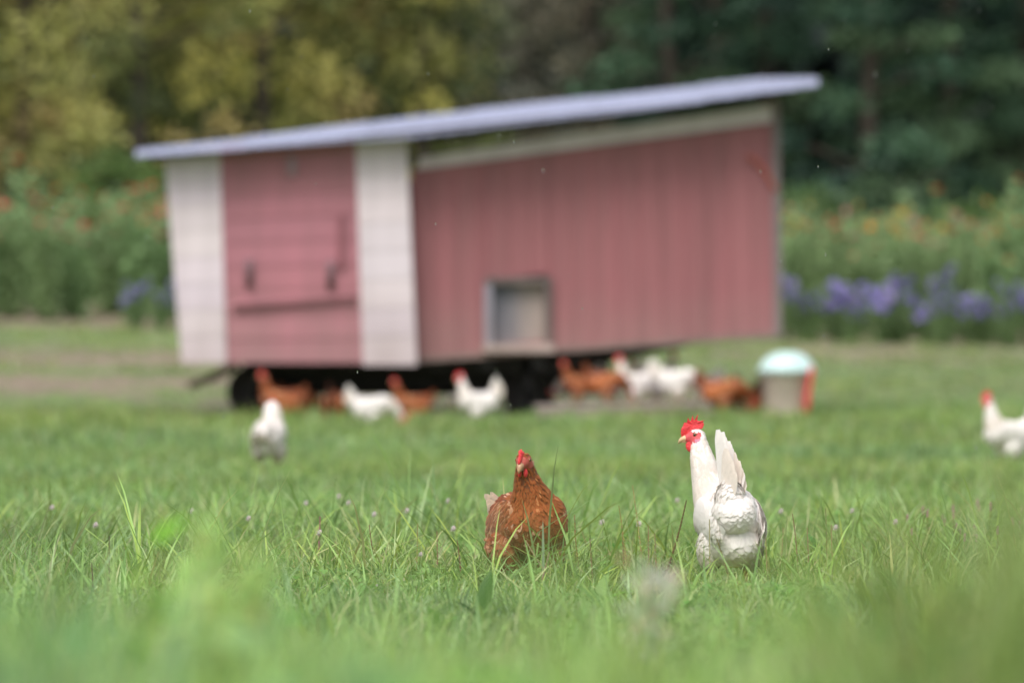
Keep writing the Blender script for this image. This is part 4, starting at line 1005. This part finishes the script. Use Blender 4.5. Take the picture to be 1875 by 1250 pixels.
# long pale blade crossing the brown hen, and the big blades at far left
bl = empty('long_grass_blade', W(995, 1068, 15.15), 0, label='single long pale grass blade rising in front of the brown hen', cat='grass blade')
bl.location.z = g1(bl.location.x, 15.15); m = MB(); broad_leaf(m, (0, 0, 0), R(115), R(88), .195, .0042, (.33, .42, .27), -.02, 10, .2); m.build('blade', M_PLANT, bl, True)
for i, (px, d, L, a_, e) in enumerate([(115, 12.3, .30, 170, 38), (150, 12.6, .26, 165, 30), (60, 12.0, .2, 20, 60), (75, 14.6, .19, 80, 82), (95, 14.7, .15, 140, 75), (222, 14.5, .16, 80, 82), (985, 14.9, .13, 15, 62), (1015, 15.0, .13, 160, 58)]):
    x = (px - CX) * d / F_PX; o = empty('long_grass_blade', (x, d, g1(x, d)), 0, label=['blue-green long grass blade lying left at the left edge', 'second long blade beneath it at the left edge', 'short broad blade at the lower left', 'upright long blade near the left edge', 'leaning long blade beside the upright one at left', 'upright pale blade left of the blurred weeds', 'bent green blade at the left foot of the brown hen', 'bent green blade at the right foot of the brown hen'][i], cat='grass blade', group='long grass blades')
    m = MB(); broad_leaf(m, (0, 0, 0), R(a_), R(e), L, .0058 if d < 13 else .004, (.17, .28, .15) if d < 13 else (.16, .31, .07), .25, 9, .3); m.build('blade', M_PLANT, o, True)

# ------------------------------------------------------------------ flower beds
def np_leaves(centers, rad, n, size, cols, flat=1.0, cv=.25):
    """leaf quads in blobs: centers (k,3), rad (k,)"""
    k = len(centers); idx = RNG.choice(k, n, p=rad ** 2 / np.sum(rad ** 2)); v = nrm(RNG.normal(0, 1, (n, 3))); r_ = rad[idx] * RNG.uniform(.35, 1.08, n)
    P = centers[idx] + v * r_[:, None] * np.array([1, 1, flat])
    A = nrm(v * .6 + RNG.normal(0, .7, (n, 3)) + np.array([0, 0, -.2])); B = nrm(np.cross(A, RNG.normal(0, 1, (n, 3))))
    sz = size * RNG.uniform(.6, 1.3, n); C = cols[idx] * RNG.uniform(1 - cv, 1 + cv, (n, 1))
    return leaf_cards(P, A * sz[:, None], B * (sz * .32)[:, None], C)
def flower_plant(name, label, group, h, leafcol, fcol, nfl, seed, fr=.056, low=False, cat='flowering plant'):
    random.seed(seed); root = empty(name, (0, 0, 0), 0, label=label, cat=cat, group=group)
    ms = MB(); ml = []; tips = []
    ns = 9 if not low else 14
    for s_ in range(ns):
        a_ = random.uniform(0, 6.28); hh = h * random.uniform(.7, 1.06); o = Vector((math.cos(a_), math.sin(a_), 0)) * random.uniform(.05, .26)
        pts = [o * (.35 + .65 * t_) + Vector((0, 0, hh * t_)) for t_ in (0, .5, 1)]; ms.tube(pts, [.007, .005, .003], 5, (.10, .17, .05)); tips.append(pts[-1])
        ml += [list(pts[0].lerp(pts[2], t_)) for t_ in np.linspace(.1, .97, 7)]
    ml = np.array(ml); top = ml[:, 2:3] / h
    cols = np.array(leafcol) * (.8 + .4 * RNG.random((len(ml), 1)))
    V, F_, C = np_leaves(ml, np.full(len(ml), .10 if not low else .06), 760 if not low else 380, .085 if not low else .05, cols)
    ms.build('stem', M_STEM, root); link('foliage', np_mesh('foliage', V, F_, M_PLANT, C), root)
    for i in range(nfl):
        q = tips[i % len(tips)] if not low else tips[i % len(tips)] * random.uniform(.85, 1.05)
        m = MB(); c0 = fcol[i % len(fcol)]
        for ring, (rr, zz, npet) in enumerate(((fr, 0, 10), (fr * .75, .008, 9), (fr * .45, .014, 7))):
            for k in range(npet):
                a_ = 2 * math.pi * k / npet + ring * .3; d = Vector((math.cos(a_), math.sin(a_), .25 + .25 * ring)); s_ = Vector((-math.sin(a_), math.cos(a_), 0)) * rr * .33
                b0 = Vector((0, 0, zz)); c = [k_ * random.uniform(.85, 1.12) for k_ in c0]; m.add([b0, b0 + d * rr * .6 + s_, b0 + d * rr, b0 + d * rr * .6 - s_], [(0, 1, 2, 3)], c)
        m.ell((0, 0, .012), (fr * .2, fr * .2, fr * .15), None, 6, 4, (.4, .25, .03))
        tl = Matrix.Rotation(random.uniform(.4, 1.2), 3, 'X') @ Matrix.Rotation(random.uniform(-.5, .5), 3, 'Y')
        m.v = [tuple(tl @ Vector(v_) + q) for v_ in m.v]; m.build('blossom', M_FLOWER, root)
    return root
LG = (.25, .38, .17); YG = (.29, .41, .19)
protos = [
    flower_plant('zinnia_plant', 'x', 'x', 1.30, LG, [(.62, .05, .05), (.62, .12, .12)], 6, 31),
    flower_plant('zinnia_plant', 'x', 'x', 1.42, LG, [(.75, .24, .03), (.7, .12, .05)], 5, 32),
    flower_plant('zinnia_plant', 'x', 'x', 1.22, LG, [(.65, .20, .30), (.6, .1, .12)], 6, 33),
    flower_plant('zinnia_plant', 'x', 'x', 1.35, YG, [(.78, .30, .03), (.72, .50, .06)], 5, 34),
    flower_plant('zinnia_plant', 'x', 'x', 1.25, YG, [(.66, .17, .12), (.7, .33, .35)], 6, 35),
    flower_plant('zinnia_plant', 'x', 'x', 1.15, (.24, .34, .15), [(.55, .08, .07)], 2, 36)]
pn = ['red', 'orange', 'pink', 'orange and yellow', 'coral', 'dark red']
used = set(); k = 0; ORD = ' first second third fourth fifth sixth seventh eighth ninth tenth eleventh twelfth thirteenth fourteenth fifteenth sixteenth seventeenth eighteenth'.split(' ')
for side, x0, x1, n in (('left', -8.2, -3.0, 12), ('right', 2.5, 8.6, 14)):
    for row in range(3):
        for i in range(n):
            x = x0 + (x1 - x0) * (i + random.uniform(.1, .9)) / n; y = 66.6 + row * 1.7 + random.uniform(-.4, .4)
            pi = random.choice([0, 0, 1, 2, 2, 5] if side == 'left' else [1, 3, 4, 5, 3, 4]); o = protos[pi] if pi not in used else copy_tree(protos[pi]); used.add(pi)
            o.location = (x, y, g1(x, y)); o.rotation_euler.z = random.uniform(0, 6.28); s_ = random.uniform(.82, 1.12) * (1.0 if side == 'left' else 1.0) + .05 * row; o.scale = (s_ * 1.05, s_ * 1.05, s_)
            o['label'] = '%s zinnia plant in the %s bed, %s row, %s from the coop' % (pn[pi], side, ('front', 'middle', 'back')[row], ORD[(n - i) if side == 'left' else i + 1]); o['group'] = '%s zinnias %s of the coop' % (pn[pi], side)
for pi, pr in enumerate(protos):
    if pi not in used: pr.location = (7.5, 70, g1(7.5, 70)); pr['label'] = 'tall bushy zinnia plant with %s blossoms in the flower bed right of the coop' % pn[pi]; pr['group'] = pn[pi] + ' zinnias'
pur = flower_plant('purple_aster', 'x', 'x', .42, (.2, .3, .13), [(.32, .26, .64), (.40, .33, .68), (.27, .21, .56)], 14, 41, .055, True)
first = True
for side, xsr in (('right', np.linspace(2.9, 7.0, 24)), ('left', [-3.7, -3.95, -4.2, -6.2])):
    for i, x in enumerate(xsr):
        x = float(x) + random.uniform(-.1, .1); y = 65.0 + random.uniform(-.3, .5); o = pur if first else copy_tree(pur); first = False
        o.location = (x, y, g1(x, y)); o.rotation_euler.z = random.uniform(0, 6.28); s_ = random.uniform(.75, 1.15); o.scale = (s_, s_, s_ * random.uniform(1.0, 1.75))
        o['label'] = 'low purple flower clump edging the %s bed, %s from the coop' % (side, ORDS[i]); o['group'] = 'purple edging flowers %s of the coop' % side

# ------------------------------------------------------------------ trees
def tree(name, label, x, y, h, rad, z0, nb, nl, size, pal, wts, seed, group, conifer=False, trunk=.16, brad=(.45, .95)):
    rs = random.Random(seed); rg = np.random.default_rng(seed)
    root = empty(name, (x, y, g1(x, y) - .03), 0, label=label, cat='tree', group=group)
    C = []; Rr = []; mt = MB(); tp = [Vector((rs.uniform(-.2, .2) * t_, rs.uniform(-.2, .2) * t_, h * .9 * t_)) for t_ in np.linspace(0, 1, 7)]
    mt.tube(tp, [trunk * (1.05 - t_ * .85) for t_ in np.linspace(0, 1, 7)], 9)
    for i in range(nb):
        if conifer:
            f = (i + rs.random()) / nb; z = z0 + (h - z0) * f; rr = rad * (1 - f) ** .7 + .25; a_ = i * 2.4 + rs.uniform(-.4, .4); q = rs.uniform(.35, 1)
            C.append((math.cos(a_) * rr * q, math.sin(a_) * rr * q, z - .18 * rr * q)); Rr.append(rs.uniform(.40, .75) * (.6 + .5 * (1 - f)))
        else:
            f = (i + .5) / nb; z = z0 + (h - z0) * f; prof = math.sin(math.pi * min(.97, .16 + .8 * f)) ** .6; a_ = i * 2.4 + rs.uniform(-.5, .5); q = math.sqrt(rs.uniform(.1, 1))
            C.append((math.cos(a_) * rad * prof * q, math.sin(a_) * rad * prof * q, z)); Rr.append(rs.uniform(*brad))
        if i % 3 == 0:
            e = Vector(C[-1]); j = max(.08, min(.9, (e.z - .3 * rad) / (h * .9))); s_ = tp[int(j * 6)].lerp(tp[min(6, int(j * 6) + 1)], j * 6 - int(j * 6))
            mt.tube([s_, s_.lerp(e, .5) + Vector((0, 0, .12)), e], [trunk * .30 * (1 - j * .6), trunk * .2 * (1 - j * .5), .02], 5)
    C = np.array(C); Rr = np.array(Rr); pal = np.array(pal); cols = pal[rg.choice(len(pal), len(C), p=wts)] * rg.uniform(.75, 1.25, (len(C), 1))
    V, F_, cc = np_leaves(C, Rr, nl, size, cols, .38 if conifer else .75, .3)
    mt.build('trunk', M_BARK, root, True); link('crown', np_mesh('crown', V, F_, M_LEAF, cc), root)
    return root
AUT = [(.50, .46, .14), (.36, .36, .12), (.19, .22, .08), (.09, .115, .055), (.42, .34, .14)]; AW = [.24, .28, .24, .14, .10]
GT = 'yellowing broadleaf trees behind the coop'
AU_LAB = ['leftmost yellowing tree with a dark base at the left edge', 'yellow-green tree above the flower bed at left', 'bright yellow tree above the coop door',
          'yellow-green tree with the widest crown, second from the left group\'s right end', 'yellow tree just left of the dark gap in the woods', 'yellowing tree filling in behind the left pair', 'olive tree set back behind the bright yellow one',
          'yellowing tree outside the left edge']
for i, (px, d, h, r_) in enumerate([(40, 90, 11, 1.9), (255, 87, 10.5, 1.9), (480, 89, 11.5, 1.8), (640, 92, 12, 1.8), (775, 90, 11, 1.35), (150, 95, 12, 2.2), (560, 96, 12, 2.2), (-190, 90, 11, 2.4)]):
    tree('autumn_tree', AU_LAB[i], (px - CX) * d / F_PX, d, h, r_, 1.1 + .3 * (i % 3), 58, 9000, .15, AUT if i != 6 else AUT[2:4] * 1, AW if i != 6 else [.7, .3], 100 + i, GT, brad=(.38, .78))
GB = [(.22, .21, .15), (.16, .165, .13), (.28, .24, .17)]
for i, (px, d, h, r_, lab) in enumerate([(960, 103, 12, 1.75, 'grey-brown bare-looking tree behind the middle of the roof'), (1085, 100, 11, 1.35, 'smaller grey-brown tree left of the evergreens')]):
    tree('grey_tree', lab, (px - CX) * d / F_PX, d, h, r_, 1.5, 52, 8000, .14, GB, [.4, .35, .25], 130 + i, 'grey-brown trees behind the roof', brad=(.4, .8))
CG = [(.045, .095, .058), (.07, .135, .075), (.025, .055, .04), (.10, .165, .085)]
CL = ['evergreen with spreading boughs just right of the grey-brown trees', 'dark evergreen above the right end of the roof', 'tall blue-green evergreen right of the roof end', 'broad blue-green evergreen above the right flower bed',
      'darkest evergreen at the right edge', 'evergreen set back between the two leftmost evergreens', 'evergreen outside the right edge', 'low spreading evergreen behind the right flower bed']
for i, (px, d, h, r_) in enumerate([(1225, 97, 14, 1.7), (1400, 99, 14, 1.7), (1590, 94, 15, 1.6), (1735, 96, 15, 1.6), (1880, 98, 15, 1.7), (1310, 106, 16, 2.3), (2080, 95, 14, 2.4), (1650, 88, 3.0, 1.5)]):
    tree('evergreen_tree', CL[i], (px - CX) * d / F_PX, d, h, r_, .9, 78 if h > 5 else 26, 8500 if h > 5 else 3500, .15, CG, [.35, .3, .15, .2], 150 + i, 'evergreens at the right', True)
for i, (px, d, h, r_, lab) in enumerate([(205, 80, 2.0, 1.0, 'bright green shrub behind the left flower bed'), (60, 82, 1.6, .9, 'dark green shrub at the left end of the flower bed'), (1480, 82, 1.7, .8, 'green shrub behind the right flower bed beside the coop'), (1800, 83, 1.6, 1.2, 'wide green shrub behind the right flower bed')]):
    o = tree('shrub', lab, (px - CX) * d / F_PX, d, h, r_, .2, 24, 3600, .10, [(.12, .20, .05), (.08, .13, .05)] if i != 1 else [(.05, .08, .04)] * 2, [.6, .4], 170 + i, 'shrubs behind the flower beds', trunk=.05, brad=(.3, .5)); o['category'] = 'shrub'
# the wood beyond, one mass
n = 110000; P = np.stack([RNG.uniform(-48, 48, n), RNG.uniform(110, 124, n), RNG.uniform(0, 19, n)], 1)
P[:, 2] *= .75 + .25 * vnoise(P[:, 0], P[:, 1], 5, 81); P[:, 2] += gz(P[:, 0], P[:, 1]); P[:, 0:2] += (RNG.random((n, 2)) - .5)
A = nrm(RNG.normal(0, 1, (n, 3))) * .78; B = nrm(np.cross(A, RNG.normal(0, 1, (n, 3)))) * .32
C = np.array([.028, .04, .034]) * RNG.uniform(.6, 1.5, (n, 1)); hz = vnoise(P[:, 0], P[:, 2], 3, 82)[:, None]; C = C * (1 + np.array([.5, .3, -.1]) * (hz - .4))
V, F_, C = leaf_cards(P, A, B, C)
tag(link('woodland', np_mesh('woodland', V, F_, M_LEAF, C)), label='dark dense wood closing the view behind the single trees', cat='woodland', kind='stuff')
n = 9000; P = np.stack([RNG.uniform(-14, 14, n), RNG.uniform(74, 84, n), np.zeros(n)], 1); P[:, 2] = gz(P[:, 0], P[:, 1]) + RNG.uniform(0, .55, n)
A = nrm(RNG.normal(0, 1, (n, 3)) + np.array([0, 0, .8])) * .2; B = nrm(np.cross(A, RNG.normal(0, 1, (n, 3)))) * .05
V, F_, C = leaf_cards(P, A, B, np.array([.10, .17, .06]) * RNG.uniform(.6, 1.4, (n, 1)))
tag(link('undergrowth', np_mesh('undergrowth', V, F_, M_PLANT, C)), label='low green undergrowth between the flower beds and the trees', cat='undergrowth', kind='stuff')
# a few raindrops in the air near the plane of focus and beyond

n = 110; P = np.stack([RNG.uniform(-2.6, 2.6, n), RNG.uniform(11, 22, n), RNG.uniform(.1, 2.2, n)], 1)
m = MB()
for q in P: m.ell(q, (.0014, .0014, .0036), None, 6, 5)
mw, t, p = new_mat('rain_water'); p.inputs['Transmission Weight'].default_value = 1; p.inputs['IOR'].default_value = 1.33; p.inputs['Roughness'].default_value = .02; p.inputs['Base Color'].default_value = (1, 1, 1, 1)
tag(m.build('rain', mw, None, True), label='fine raindrops falling over the field', cat='rain', kind='stuff')
